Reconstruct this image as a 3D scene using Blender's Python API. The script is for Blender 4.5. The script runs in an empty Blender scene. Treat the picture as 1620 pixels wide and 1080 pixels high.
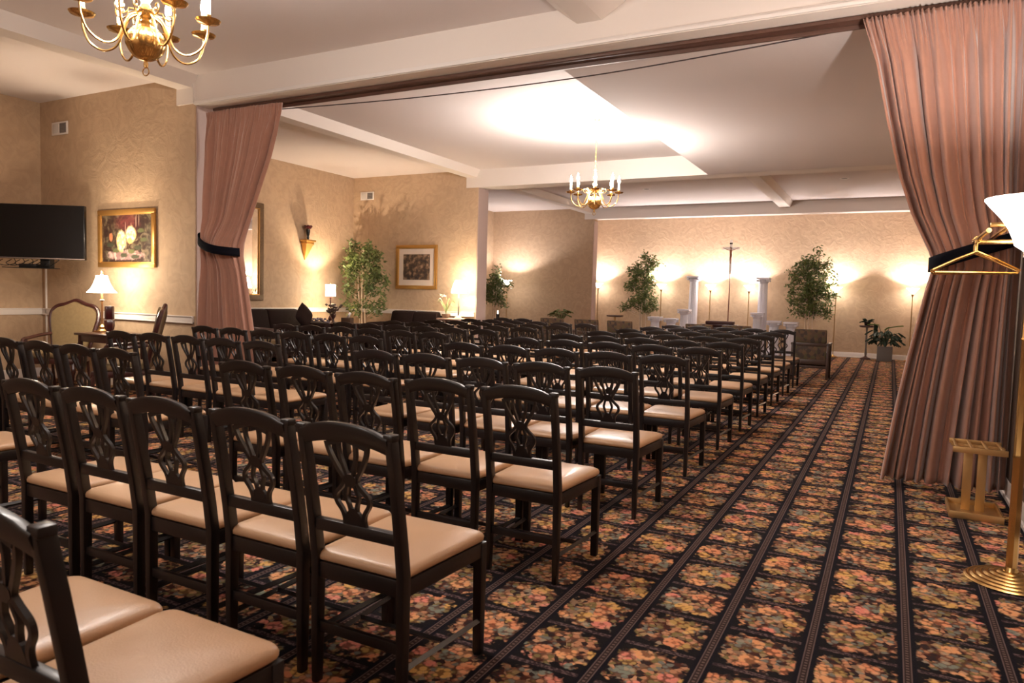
import bpy, bmesh, math, random
from mathutils import Vector, Matrix
PI = math.pi
random.seed(7)
sc = bpy.context.scene
COL = sc.collection

# ------------------------------------------------------------------ camera
FPX = 1127.3
YAW, PITCH, ROLL = math.radians(27.866), math.radians(-3.6), math.radians(1.548)
fw = Vector((-math.sin(YAW)*math.cos(PITCH), math.cos(YAW)*math.cos(PITCH), math.sin(PITCH)))
rt = Vector((math.cos(YAW), math.sin(YAW), 0)); up = rt.cross(fw)
r2 = rt*math.cos(ROLL) + up*math.sin(ROLL); u2 = up*math.cos(ROLL) - rt*math.sin(ROLL)
cam_data = bpy.data.cameras.new('camera'); cam = bpy.data.objects.new('camera', cam_data); COL.objects.link(cam)
cam_data.sensor_width = 36; cam_data.lens = FPX/1620*36; cam_data.clip_end = 100; cam_data.clip_start = 0.05
m = Matrix((r2, u2, -fw)).transposed().to_4x4(); m.translation = (0, 0, 1.35)
cam.matrix_world = m
sc.camera = cam
cam_data.dof.use_dof = True; cam_data.dof.focus_distance = 6.5; cam_data.dof.aperture_fstop = 5.6

# ------------------------------------------------------------------ world, exposure
world = bpy.data.worlds.new('world'); sc.world = world; world.use_nodes = True
bg = world.node_tree.nodes['Background']; bg.inputs[0].default_value = (0.8, 0.55, 0.42, 1); bg.inputs[1].default_value = 0.05
sc.view_settings.view_transform = 'Standard'; sc.view_settings.look = 'None'
sc.view_settings.gamma = 1; sc.view_settings.use_curve_mapping = False
sc.view_settings.exposure = 1.55
sc.cycles.sample_clamp_indirect = 6.0
sc.cycles.max_bounces = 7; sc.cycles.diffuse_bounces = 4; sc.cycles.glossy_bounces = 3
sc.cycles.caustics_reflective = False; sc.cycles.caustics_refractive = False

WARM = (1.0, 0.93, 0.87); TORCH = (1.0, 0.92, 0.91); TABLE = (1.0, 0.80, 0.58)
def point(loc, power, color=WARM, r=0.04, name='bulb_or_fill_light'):
    l = bpy.data.lights.new(name, 'POINT'); l.energy = power; l.color = color; l.shadow_soft_size = r
    o = bpy.data.objects.new(name, l); COL.objects.link(o); o.location = loc; return o

# ------------------------------------------------------------------ materials
MATS = {}
def newmat(name):
    mt = bpy.data.materials.new(name); mt.use_nodes = True
    nt = mt.node_tree; b = nt.nodes['Principled BSDF']; return mt, nt, b
def mat(name, col, rough=0.5, metal=0.0, noise=0.0, nscale=20, bump=0.0, bscale=60, spec=None, sheen=0, emis=None, es=0, trans=0, coat=0):
    if name in MATS: return MATS[name]
    mt, nt, b = newmat(name)
    b.inputs['Base Color'].default_value = (*col, 1); b.inputs['Roughness'].default_value = rough; b.inputs['Metallic'].default_value = metal
    if spec is not None: b.inputs['Specular IOR Level'].default_value = spec
    if sheen: b.inputs['Sheen Weight'].default_value = sheen
    if coat: b.inputs['Coat Weight'].default_value = coat; b.inputs['Coat Roughness'].default_value = 0.15
    if emis: b.inputs['Emission Color'].default_value = (*emis, 1); b.inputs['Emission Strength'].default_value = es
    if trans: b.inputs['Transmission Weight'].default_value = trans
    tc = nt.nodes.new('ShaderNodeTexCoord')
    if noise:
        n = nt.nodes.new('ShaderNodeTexNoise'); n.inputs['Scale'].default_value = nscale; n.inputs['Detail'].default_value = 4
        nt.links.new(tc.outputs['Object'], n.inputs['Vector'])
        mx = nt.nodes.new('ShaderNodeMix'); mx.data_type = 'RGBA'
        mx.inputs[6].default_value = tuple(c*(1-noise) for c in col)+(1,); mx.inputs[7].default_value = tuple(min(1, c*(1+noise)) for c in col)+(1,)
        nt.links.new(n.outputs['Fac'], mx.inputs[0]); nt.links.new(mx.outputs[2], b.inputs['Base Color'])
    if bump:
        n = nt.nodes.new('ShaderNodeTexNoise'); n.inputs['Scale'].default_value = bscale; n.inputs['Detail'].default_value = 5
        nt.links.new(tc.outputs['Object'], n.inputs['Vector'])
        bp = nt.nodes.new('ShaderNodeBump'); bp.inputs['Strength'].default_value = bump; bp.inputs['Distance'].default_value = 0.01
        nt.links.new(n.outputs['Fac'], bp.inputs['Height']); nt.links.new(bp.outputs['Normal'], b.inputs['Normal'])
    MATS[name] = mt; return mt

class NG:   # tiny node-expression helper
    def __init__(s, nt): s.nt = nt
    def m(s, op, a, b=None, c=None):
        n = s.nt.nodes.new('ShaderNodeMath'); n.operation = op
        for i, v in enumerate((a, b, c)):
            if v is None: continue
            if isinstance(v, (int, float)): n.inputs[i].default_value = v
            else: s.nt.links.new(v, n.inputs[i])
        return n.outputs[0]
    def sstep(s, v, lo, hi):
        n = s.nt.nodes.new('ShaderNodeMapRange'); n.interpolation_type = 'SMOOTHSTEP'
        s.nt.links.new(v, n.inputs[0]); n.inputs[1].default_value = lo; n.inputs[2].default_value = hi
        return n.outputs[0]
    def mix(s, f, a, b):
        n = s.nt.nodes.new('ShaderNodeMix'); n.data_type = 'RGBA'
        if isinstance(f, (int, float)): n.inputs[0].default_value = f
        else: s.nt.links.new(f, n.inputs[0])
        for i, v in ((6, a), (7, b)):
            if isinstance(v, tuple): n.inputs[i].default_value = (*v, 1)
            else: s.nt.links.new(v, n.inputs[i])
        return n.outputs[2]
    def ramp(s, v, stops, interp='LINEAR'):
        n = s.nt.nodes.new('ShaderNodeValToRGB'); cr = n.color_ramp; cr.interpolation = interp
        while len(cr.elements) > 1: cr.elements.remove(cr.elements[0])
        cr.elements[0].position = stops[0][0]; cr.elements[0].color = (*stops[0][1], 1)
        for p, c in stops[1:]:
            e = cr.elements.new(p); e.color = (*c, 1)
        s.nt.links.new(v, n.inputs[0]); return n.outputs[0]

def carpet():
    mt, nt, b = newmat('floral_grid_carpet'); g = NG(nt)
    tc = nt.nodes.new('ShaderNodeTexCoord'); sx = nt.nodes.new('ShaderNodeSeparateXYZ')
    nt.links.new(tc.outputs['Object'], sx.inputs[0])
    X, Y = sx.outputs[0], sx.outputs[1]
    u = g.m('FRACT', g.m('ADD', g.m('DIVIDE', X, 0.339), 0.622+50)); v = g.m('FRACT', g.m('ADD', g.m('DIVIDE', Y, 0.3435), 0.2677+50))
    # u,v = 0 on the grid lines; distance to line
    def linedist(w): return g.m('SUBTRACT', 0.5, g.m('ABSOLUTE', g.m('SUBTRACT', w, 0.5)))
    du, dv = linedist(u), linedist(v)
    # floral patch mask
    nz = nt.nodes.new('ShaderNodeTexNoise'); nz.inputs['Scale'].default_value = 22; nz.inputs['Detail'].default_value = 2
    nt.links.new(tc.outputs['Object'], nz.inputs['Vector'])
    nj = g.m('MULTIPLY', g.m('SUBTRACT', nz.outputs['Fac'], 0.5), 0.42)
    cu, cv = g.m('SUBTRACT', u, 0.5), g.m('SUBTRACT', v, 0.5)
    rr = g.m('SQRT', g.m('ADD', g.m('MULTIPLY', cu, cu), g.m('MULTIPLY', cv, cv)))
    cheb = g.m('MAXIMUM', g.m('ABSOLUTE', cu), g.m('ABSOLUTE', cv))
    rad = g.m('ADD', g.m('ADD', g.m('MULTIPLY', rr, 0.6), g.m('MULTIPLY', cheb, 0.4)), nj)
    patch = g.m('SUBTRACT', 1.0, g.sstep(rad, 0.375, 0.44))
    # blooms: large voronoi picks the colour, small voronoi the petals
    V1 = nt.nodes.new('ShaderNodeTexVoronoi'); V1.inputs['Scale'].default_value = 11.5; nt.links.new(tc.outputs['Object'], V1.inputs['Vector'])
    V2 = nt.nodes.new('ShaderNodeTexVoronoi'); V2.inputs['Scale'].default_value = 42; nt.links.new(tc.outputs['Object'], V2.inputs['Vector'])
    s1 = nt.nodes.new('ShaderNodeSeparateColor'); nt.links.new(V1.outputs['Color'], s1.inputs[0])
    s2 = nt.nodes.new('ShaderNodeSeparateColor'); nt.links.new(V2.outputs['Color'], s2.inputs[0])
    bloom = g.ramp(s1.outputs[0], [(0, (.80, .33, .17)), (.22, (.85, .42, .20)), (.42, (.76, .46, .15)), (.58, (.80, .29, .22)), (.74, (.52, .34, .12)), (.88, (.24, .27, .22))], 'CONSTANT')
    leaf = g.ramp(s2.outputs[1], [(0, (.04, .025, .025)), (.32, (.24, .19, .08)), (.55, (.20, .21, .18)), (.72, (.55, .27, .15))], 'CONSTANT')
    inb = g.m('SUBTRACT', 1.0, g.sstep(g.m('ADD', V1.outputs['Distance'], g.m('MULTIPLY', V2.outputs['Distance'], .16)), 0.50, 0.60))
    flower = g.mix(inb, leaf, bloom)
    petal = g.sstep(V2.outputs['Distance'], 0.62, 0.30)
    flower = g.mix(g.m('MULTIPLY', g.sstep(V2.outputs['Distance'], 0.46, 0.72), 0.75), flower, (.10, .03, .02))
    flower = g.mix(g.m('MULTIPLY', g.m('SUBTRACT', 1.0, g.sstep(V1.outputs['Distance'], 0.06, 0.16)), 0.6), flower, (.30, .07, .03))
    flower = g.mix(g.m('MULTIPLY', g.sstep(s2.outputs[0], 0.70, 0.95), 0.35), flower, (.78, .50, .30))
    ground = (.013, .011, .013)
    colr = g.mix(patch, ground, flower)
    # cross lines (thin) and long stripes (braided)
    cl = g.m('SUBTRACT', 1.0, g.sstep(dv, 0.030, 0.042))
    ncr = nt.nodes.new('ShaderNodeTexNoise'); ncr.inputs['Scale'].default_value = 70; nt.links.new(tc.outputs['Object'], ncr.inputs['Vector'])
    clc = g.mix(g.sstep(ncr.outputs['Fac'], .45, .6), (.045, .028, .032), (.15, .10, .10))
    colr = g.mix(g.m('MULTIPLY', g.m('SUBTRACT', 1.0, g.sstep(dv, 0.045, 0.06)), 1.0), colr, ground)
    colr = g.mix(cl, colr, clc)
    colr = g.mix(g.m('SUBTRACT', 1.0, g.sstep(du, 0.085, 0.11)), colr, (.010, .009, .014))
    band = g.m('SUBTRACT', 1.0, g.sstep(du, 0.042, 0.050))
    edge = g.m('MULTIPLY', band, g.sstep(du, 0.028, 0.036))
    dots = g.m('GREATER_THAN', g.m('SINE', g.m('MULTIPLY', Y, 2*PI/0.022)), 0.1)
    core = g.m('MULTIPLY', g.m('SUBTRACT', 1.0, g.sstep(du, 0.012, 0.02)), dots)
    colr = g.mix(band, colr, (.045, .028, .026))
    colr = g.mix(edge, colr, (.15, .105, .10))
    colr = g.mix(core, colr, (.16, .11, .095))
    fib = nt.nodes.new('ShaderNodeTexNoise'); fib.inputs['Scale'].default_value = 260; nt.links.new(tc.outputs['Object'], fib.inputs['Vector'])
    nt.links.new(colr, b.inputs['Base Color']); b.inputs['Roughness'].default_value = .95; b.inputs['Specular IOR Level'].default_value = .1
    bp = nt.nodes.new('ShaderNodeBump'); bp.inputs['Strength'].default_value = .5; bp.inputs['Distance'].default_value = .006
    nt.links.new(fib.outputs['Fac'], bp.inputs['Height']); nt.links.new(bp.outputs['Normal'], b.inputs['Normal'])
    return mt

def plaster(name, col):
    mt, nt, b = newmat(name); g = NG(nt)
    tc = nt.nodes.new('ShaderNodeTexCoord')
    w = nt.nodes.new('ShaderNodeTexNoise'); w.inputs['Scale'].default_value = 4.2; w.inputs['Distortion'].default_value = 2.2; w.inputs['Detail'].default_value = 6
    nt.links.new(tc.outputs['Object'], w.inputs['Vector'])
    n = nt.nodes.new('ShaderNodeTexNoise'); n.inputs['Scale'].default_value = 45; n.inputs['Detail'].default_value = 4
    nt.links.new(tc.outputs['Object'], n.inputs['Vector'])
    c = g.mix(g.sstep(w.outputs['Fac'], .35, .65), tuple(x*.93 for x in col), tuple(min(1, x*1.05) for x in col))
    nt.links.new(c, b.inputs['Base Color']); b.inputs['Roughness'].default_value = .75
    h = g.m('ADD', g.m('MULTIPLY', w.outputs['Fac'], 1.3), g.m('MULTIPLY', n.outputs['Fac'], .35))
    bp = nt.nodes.new('ShaderNodeBump'); bp.inputs['Strength'].default_value = .26; bp.inputs['Distance'].default_value = .03
    nt.links.new(h, bp.inputs['Height']); nt.links.new(bp.outputs['Normal'], b.inputs['Normal'])
    return mt

M_carpet = carpet()
M_wall = plaster('tan_plaster', (.51, .36, .235))
M_ceil = mat('ceiling_paint', (.70, .625, .60), .9, bump=.15, bscale=90)
M_beam = mat('beam_paint', (.76, .68, .62), .7)
M_trim = mat('white_trim', (.78, .72, .68), .4)
M_wood = mat('dark_chair_wood', (.011, .0075, .008), .40, noise=.25, nscale=9, coat=.15)
M_vinyl = mat('tan_vinyl', (.60, .375, .215), .42, noise=.06, nscale=6, bump=.12, bscale=180, coat=.15)
M_brass = mat('polished_brass', (.80, .52, .20), .22, 1.0)
M_brassd = mat('aged_brass', (.55, .36, .16), .38, 1.0)
M_curt = mat('rose_curtain_cloth', (.40, .195, .135), .85, noise=.10, nscale=14, sheen=.5, bump=.15, bscale=300)
M_navy = mat('navy_band', (.004, .004, .008), .9, spec=.1)
M_black = mat('black_plastic', (.008, .008, .009), .25)
M_gold = mat('gilt_frame', (.62, .34, .10), .38, .75)
M_white = mat('white_plaster', (.78, .78, .86), .5)
M_candle = mat('candle_sleeve', (.85, .78, .62), .5, emis=(1, .85, .65), es=1.2)
M_bulb = mat('glowing_bulb', (1, 1, 1), .4, emis=(1, .90, .75), es=40)
M_shade = mat('glowing_shade', (.9, .8, .65), .7, emis=(1, .86, .66), es=13)
M_bowl = mat('glowing_glass_bowl', (.95, .92, .88), .35, emis=(1, .90, .80), es=16)
M_leaf = mat('ficus_leaf', (.13, .165, .045), .5, noise=.7, nscale=7)
M_leafd = mat('dark_leaf', (.025, .05, .028), .45, noise=.5, nscale=9)
M_leafl = mat('bright_leaf', (.14, .24, .04), .45)
M_bark = mat('pale_bark', (.68, .55, .42), .8, noise=.3, nscale=25)
M_mahog = mat('mahogany', (.050, .014, .012), .3, noise=.3, nscale=12, coat=.3)
M_sofa = mat('brown_leather', (.018, .009, .008), .85, bump=.2, bscale=30, spec=.15)
M_goldfab = mat('gold_upholstery', (.21, .145, .07), .8, noise=.2, nscale=30)
M_maroon = mat('maroon_wax', (.085, .010, .012), .3, coat=.4)

def tapestry():
    mt, nt, b = newmat('tapestry_upholstery'); g = NG(nt)
    tc = nt.nodes.new('ShaderNodeTexCoord'); V = nt.nodes.new('ShaderNodeTexVoronoi'); V.inputs['Scale'].default_value = 17
    nt.links.new(tc.outputs['Object'], V.inputs['Vector'])
    s = nt.nodes.new('ShaderNodeSeparateColor'); nt.links.new(V.outputs['Color'], s.inputs[0])
    c = g.ramp(s.outputs[0], [(0, (.085, .048, .03)), (.35, (.11, .062, .032)), (.6, (.045, .03, .022)), (.8, (.08, .06, .026))], 'CONSTANT')
    nt.links.new(c, b.inputs['Base Color']); b.inputs['Roughness'].default_value = .9; return mt
M_tap = tapestry()

# ------------------------------------------------------------------ mesh building
class MB:
    def __init__(s): s.v = []; s.f = []
    def add(s, vs, fs, mtx=None):
        k = len(s.v)
        s.v += [tuple(mtx @ Vector(p)) for p in vs] if mtx is not None else [tuple(p) for p in vs]
        s.f += [tuple(i+k for i in f) for f in fs]; return s
    def box(s, x0, x1, y0, y1, z0, z1, mtx=None):
        vs = [(x, y, z) for x in (x0, x1) for y in (y0, y1) for z in (z0, z1)]
        return s.add(vs, [(0, 1, 3, 2), (4, 6, 7, 5), (0, 4, 5, 1), (2, 3, 7, 6), (0, 2, 6, 4), (1, 5, 7, 3)], mtx)
    def prism(s, poly, a0, a1, axis='y', mtx=None):
        # polygon given in the two remaining axes (x,z) / (y,z) / (x,y)
        def P(p, a): return {'y': (p[0], a, p[1]), 'x': (a, p[0], p[1]), 'z': (p[0], p[1], a)}[axis]
        n = len(poly); vs = [P(p, a0) for p in poly]+[P(p, a1) for p in poly]
        fs = [tuple(range(n)), tuple(range(2*n-1, n-1, -1))]+[(i, (i+1) % n, n+(i+1) % n, n+i) for i in range(n)]
        return s.add(vs, fs, mtx)
    def lathe(s, prof, n=20, c=(0, 0, 0), flute=0, fa=0.0, mtx=None):
        vs = []; fs = []
        for (r, z) in prof:
            for i in range(n):
                a = 2*PI*i/n; q = r*(1+fa*math.cos(flute*a)) if flute else r
                vs.append((c[0]+q*math.cos(a), c[1]+q*math.sin(a), c[2]+z))
        for j in range(len(prof)-1):
            for i in range(n):
                fs.append((j*n+i, j*n+(i+1) % n, (j+1)*n+(i+1) % n, (j+1)*n+i))
        if prof[0][0] > 1e-5: fs.append(tuple(range(n-1, -1, -1)))
        if prof[-1][0] > 1e-5: fs.append(tuple((len(prof)-1)*n+i for i in range(n)))
        return s.add(vs, fs, mtx)
    def tube(s, pts, r, n=8, closed=False, sq=None, mtx=None):
        pts = [Vector(p) for p in pts]; N = len(pts); rs = r if isinstance(r, (list, tuple)) else [r]*N
        vs = []; fs = []; prev = None
        for i, p in enumerate(pts):
            if closed: t = pts[(i+1) % N]-pts[i-1]
            else: t = pts[min(i+1, N-1)]-pts[max(i-1, 0)]
            t.normalize()
            if prev is None:
                a = Vector((0, 0, 1)) if abs(t.z) < .9 else Vector((1, 0, 0))
                nrm = (a-t*a.dot(t)).normalized()
            else:
                nrm = (prev-t*prev.dot(t)); nrm.normalize()
            prev = nrm; bn = t.cross(nrm)
            for k in range(n):
                a = 2*PI*k/n
                if sq: vs.append(p+nrm*(math.cos(a)*rs[i]*sq[0])+bn*(math.sin(a)*rs[i]*sq[1]))
                else: vs.append(p+nrm*(math.cos(a)*rs[i])+bn*(math.sin(a)*rs[i]))
        M_ = N if closed else N-1
        for i in range(M_):
            for k in range(n):
                j = (i+1) % N
                fs.append((i*n+k, i*n+(k+1) % n, j*n+(k+1) % n, j*n+k))
        if not closed: fs.append(tuple(range(n-1, -1, -1))); fs.append(tuple((N-1)*n+k for k in range(n)))
        return s.add(vs, fs, mtx)
    def ribbon(s, pts, w, d, y0=0.0, yf=None):
        # flat strip in the x-z plane swept along pts, width w, depth d in y
        vs = []; fs = []; N = len(pts)
        for i, (x, z) in enumerate(pts):
            a = pts[max(i-1, 0)]; b = pts[min(i+1, N-1)]; tx, tz = b[0]-a[0], b[1]-a[1]; L = math.hypot(tx, tz) or 1
            nx, nz = -tz/L, tx/L; ww = w[i] if isinstance(w, (list, tuple)) else w
            yc = y0 + (yf(z) if yf else 0)
            for sx_, sy in ((1, -1), (1, 1), (-1, 1), (-1, -1)):
                vs.append((x+nx*ww/2*sx_, yc+d/2*sy, z+nz*ww/2*sx_))
        for i in range(N-1):
            for k in range(4):
                fs.append((i*4+k, i*4+(k+1) % 4, (i+1)*4+(k+1) % 4, (i+1)*4+k))
        fs.append((3, 2, 1, 0)); fs.append(tuple((N-1)*4+k for k in range(4)))
        return s.add(vs, fs)
    def grid(s, P, nu, nv, wrap=False):
        vs = [P(i/(nu if wrap else nu-1), j/(nv-1)) for j in range(nv) for i in range(nu)]
        fs = [(j*nu+i, j*nu+(i+1) % nu, (j+1)*nu+(i+1) % nu, (j+1)*nu+i) for j in range(nv-1) for i in range(nu if wrap else nu-1)]
        return s.add(vs, fs)
    def build(s, name, material, parent=None, bevel=0, seg=2, smooth=True, angle=38, solid=0):
        me = bpy.data.meshes.new(name)
        bm = bmesh.new(); bv = [bm.verts.new(v) for v in s.v]
        for f in s.f:
            try: bm.faces.new([bv[i] for i in f])
            except ValueError: pass
        bmesh.ops.recalc_face_normals(bm, faces=bm.faces)
        if bevel:
            ed = [e for e in bm.edges if len(e.link_faces) == 2 and e.calc_face_angle(0) > .5]
            bmesh.ops.bevel(bm, geom=ed, offset=bevel, segments=seg, affect='EDGES', profile=.5, clamp_overlap=True)
        bm.to_mesh(me); bm.free()
        if smooth:
            for p in me.polygons: p.use_smooth = True
            me.set_sharp_from_angle(angle=math.radians(angle))
        me.materials.append(material)
        o = bpy.data.objects.new(name, me); COL.objects.link(o)
        if parent is not None: o.parent = parent
        if solid:
            md = o.modifiers.new('thickness', 'SOLIDIFY'); md.thickness = solid; md.offset = 0
        return o

def thing(name, label, cat, loc=(0, 0, 0), rz=0, group=None):
    o = bpy.data.objects.new(name, None); COL.objects.link(o); o.empty_display_size = .1
    o.location = loc; o.rotation_euler = (0, 0, rz); o['label'] = label; o['category'] = cat
    if group: o['group'] = group
    return o
def tag(o, label, cat, group=None):
    o['label'] = label; o['category'] = cat
    if group: o['group'] = group
    return o
def struct(o): o['kind'] = 'structure'; return o
def dup(root, loc, rz, label, group=None):
    r = root.copy(); COL.objects.link(r); r.location = loc; r.rotation_euler = (0, 0, rz); r['label'] = label
    if group: r['group'] = group
    for ch in list(root.children):
        c = ch.copy(); COL.objects.link(c); c.parent = r
        for gch in list(ch.children):
            d = gch.copy(); COL.objects.link(d); d.parent = c
    return r
def lerp(a, b, t): return a+(b-a)*t
def interp(tab, z):   # tab sorted by decreasing z: (z, value)
    if z >= tab[0][0]: return tab[0][1]
    for (z1, v1), (z0, v0) in zip(tab, tab[1:]):
        if z >= z0:
            t = (z-z0)/(z1-z0); return lerp(v0, v1, t)
    return tab[-1][1]
def spline(pts, n=6):
    out = []; P = [Vector(p) for p in pts]
    for i in range(len(P)-1):
        p0, p1, p2, p3 = P[max(i-1, 0)], P[i], P[i+1], P[min(i+2, len(P)-1)]
        for k in range(n):
            t = k/n; out.append(.5*((2*p1)+(p2-p0)*t+(2*p0-5*p1+4*p2-p3)*t*t+(3*p1-p0-3*p2+p3)*t**3))
    out.append(P[-1]); return out

# ------------------------------------------------------------------ room shell
XL, XR, XO = -10.95, 0.82, -7.65       # left wall, right wall, left end of the openings
Y1, Y2, Y3, YF, YB = 6.0, 12.8, 19.3, 20.7, -5.0
ZC, ZH, ZB = 3.94, 3.58, 3.79
struct(MB().box(XL-.2, XR+.2, YB-.2, YF+.2, -.1, 0).build('floor', M_carpet, smooth=False))
struct(MB().box(XL-.2, XR+.2, YB-.2, YF+.2, ZC, ZC+.12).build('ceiling', M_ceil, smooth=False))
struct(MB().box(XL-.15, XL, YB, YF, 0, ZC).build('wall_left', M_wall, smooth=False))
struct(MB().box(XR, XR+.15, YB, YF, 0, ZC).build('wall_right', M_wall, smooth=False))
struct(MB().box(XL, XR, YF, YF+.15, 0, ZC).build('wall_far', M_wall, smooth=False))
struct(MB().box(XL, XR, YB-.15, YB, 0, ZC).build('wall_back', M_wall, smooth=False))
struct(MB().box(XL, XO, Y1, Y1+.28, 0, ZC).build('wall_front_partition', M_wall, smooth=False))
struct(MB().box(XL, XO, Y2, Y2+.40, 0, ZC).build('wall_middle_partition', M_wall, smooth=False))
struct(MB().box(XL, XO, Y3, Y3+.30, 0, ZC).build('wall_far_partition', M_wall, smooth=False))
# painted returns on the ends of the partitions
struct(MB().box(XO, XO+.012, Y1+.02, Y1+.28, 0, ZH).box(XO, XO+.012, Y2+.01, Y2+.40, 0, ZH)  .box(XO, XO+.012, Y3+.01, Y3+.30, 0, ZH).build('trim_1', mat('mauve_return', (.50, .38, .34), .7), smooth=False))
# cross beams / headers
struct(MB().box(XO, XR, Y1, Y1+.30, ZH, ZC).box(XO-.30, XO, Y1-.03, Y1, ZH+.02, ZC).build('header_beam', M_beam, smooth=False))
struct(MB().box(XO, XR, Y1-.022, Y1, ZH+.005, ZH+.035).box(XO, XR, Y1-.012, Y1, ZH+.035, ZH+.05).build('trim_2', M_trim, bevel=.003))
struct(MB().box(XO-.28, XR, Y2-.02, Y2+.40, ZH, ZC).build('middle_beam', M_beam, smooth=False))
struct(MB().box(XO-.28, XR, Y3-.02, Y3+.30, ZH+.05, ZC).build('far_beam', M_beam, smooth=False))
# ceiling beams running with the aisle
for y0, y1 in ((YB, Y1), (Y1+.28, Y2), (Y2+.40, Y3)):
    struct(MB().prism([(XO-.28, ZC), (XO-.27, ZB), (XO-.03, ZB), (XO+.05, ZC)], y0, y1).build('ceiling_beam', M_beam, smooth=False))
struct(MB().prism([(-2.80, ZC), (-2.60, ZB), (-2.37, ZB), (-2.12, ZC)], YB, Y1).build('ceiling_beam', M_beam, smooth=False))
struct(MB().prism([(-2.66, ZC), (-2.62, ZB), (-2.36, ZB), (-2.30, ZC)], Y2+.40, Y3).build('ceiling_beam', M_beam, smooth=False))
# dropped soffit over the right side of the middle bay
struct(MB().box(-2.955, XR, Y1+.28, Y2, ZH, ZC).build('ceiling_soffit', M_ceil, smooth=False))
# chair rails and baseboards
def rail(x0, x1, y, name):
    b = MB()
    b.box(x0, x1, y-.022, y, .905, .985).box(x0, x1, y-.035, y, .985, 1.0).box(x0, x1, y-.030, y, .905, .922)
    return struct(b.build(name, M_trim, bevel=.003))
rail(XL, XO-.02, Y1, 'trim_3'); rail(XL, XO-.02, Y2, 'trim_4')
struct(MB().box(XL, XL+.022, YB, Y2, .905, .985).box(XL, XL+.035, YB, Y2, .985, 1.0).build('trim_5', M_trim, bevel=.003))
struct(MB().box(XL, XR, YF-.018, YF, 0, .13).box(XL, XR, YF-.03, YF, 0, .03).build('baseboard_far', M_trim, bevel=.004))
struct(MB().box(XR-.018, XR, YB, YF, 0, .14).box(XR-.03, XR, YB, YF, 0, .03).build('baseboard_right', M_trim, bevel=.004))
struct(MB().box(XL, XL+.018, YB, YF, 0, .13).build('baseboard_left', M_trim, bevel=.004))
struct(MB().box(XL, XO, Y1-.018, Y1, 0, .13).box(XL, XO, Y2-.018, Y2, 0, .13).box(XL, XO, Y3-.018, Y3, 0, .13).build('baseboard_partition', M_trim, bevel=.004))
struct(MB().box(XR-.012, XR, YB, Y1, .14, 1.35).box(XR-.014, XR, Y1, Y1+.29, 0, ZH).build('trim_6', mat('panel_brown', (.15, .10, .075), .55), smooth=False))
struct(MB().box(XR-.026, XR-.012, 1.0, 5.7, .24, .265).box(XR-.026, XR-.012, 1.0, 5.7, .80, .825).box(XR-.026, XR-.012, 5.675, 5.70, .265, .80).build('trim_7', mat('panel_moulding', (.34, .26, .21), .5), bevel=.003))
# curtain track with its dark valance board and sagging cord
b = MB().box(XO+.1, XR, 6.30, 6.325, 3.515, 3.60).box(XO+.1, XR, 6.18, 6.30, 3.545, 3.575)
o = b.build('curtain_track', mat('track_brown', (.10, .045, .03), .5, noise=.4, nscale=3), bevel=.003); tag(o, 'dark brown curtain track running under the long ceiling header', 'curtain track')
cd = MB().tube(spline([(-6.9, 6.36, 3.53), (-4.6, 6.40, 3.46), (-2.5, 6.40, 3.455), (-.4, 6.36, 3.54)], 12), .006).build('pull_cord', mat('cord', (.05, .03, .03), .7))
tag(cd, 'thin dark pull cord sagging below the curtain track', 'cord')

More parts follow.
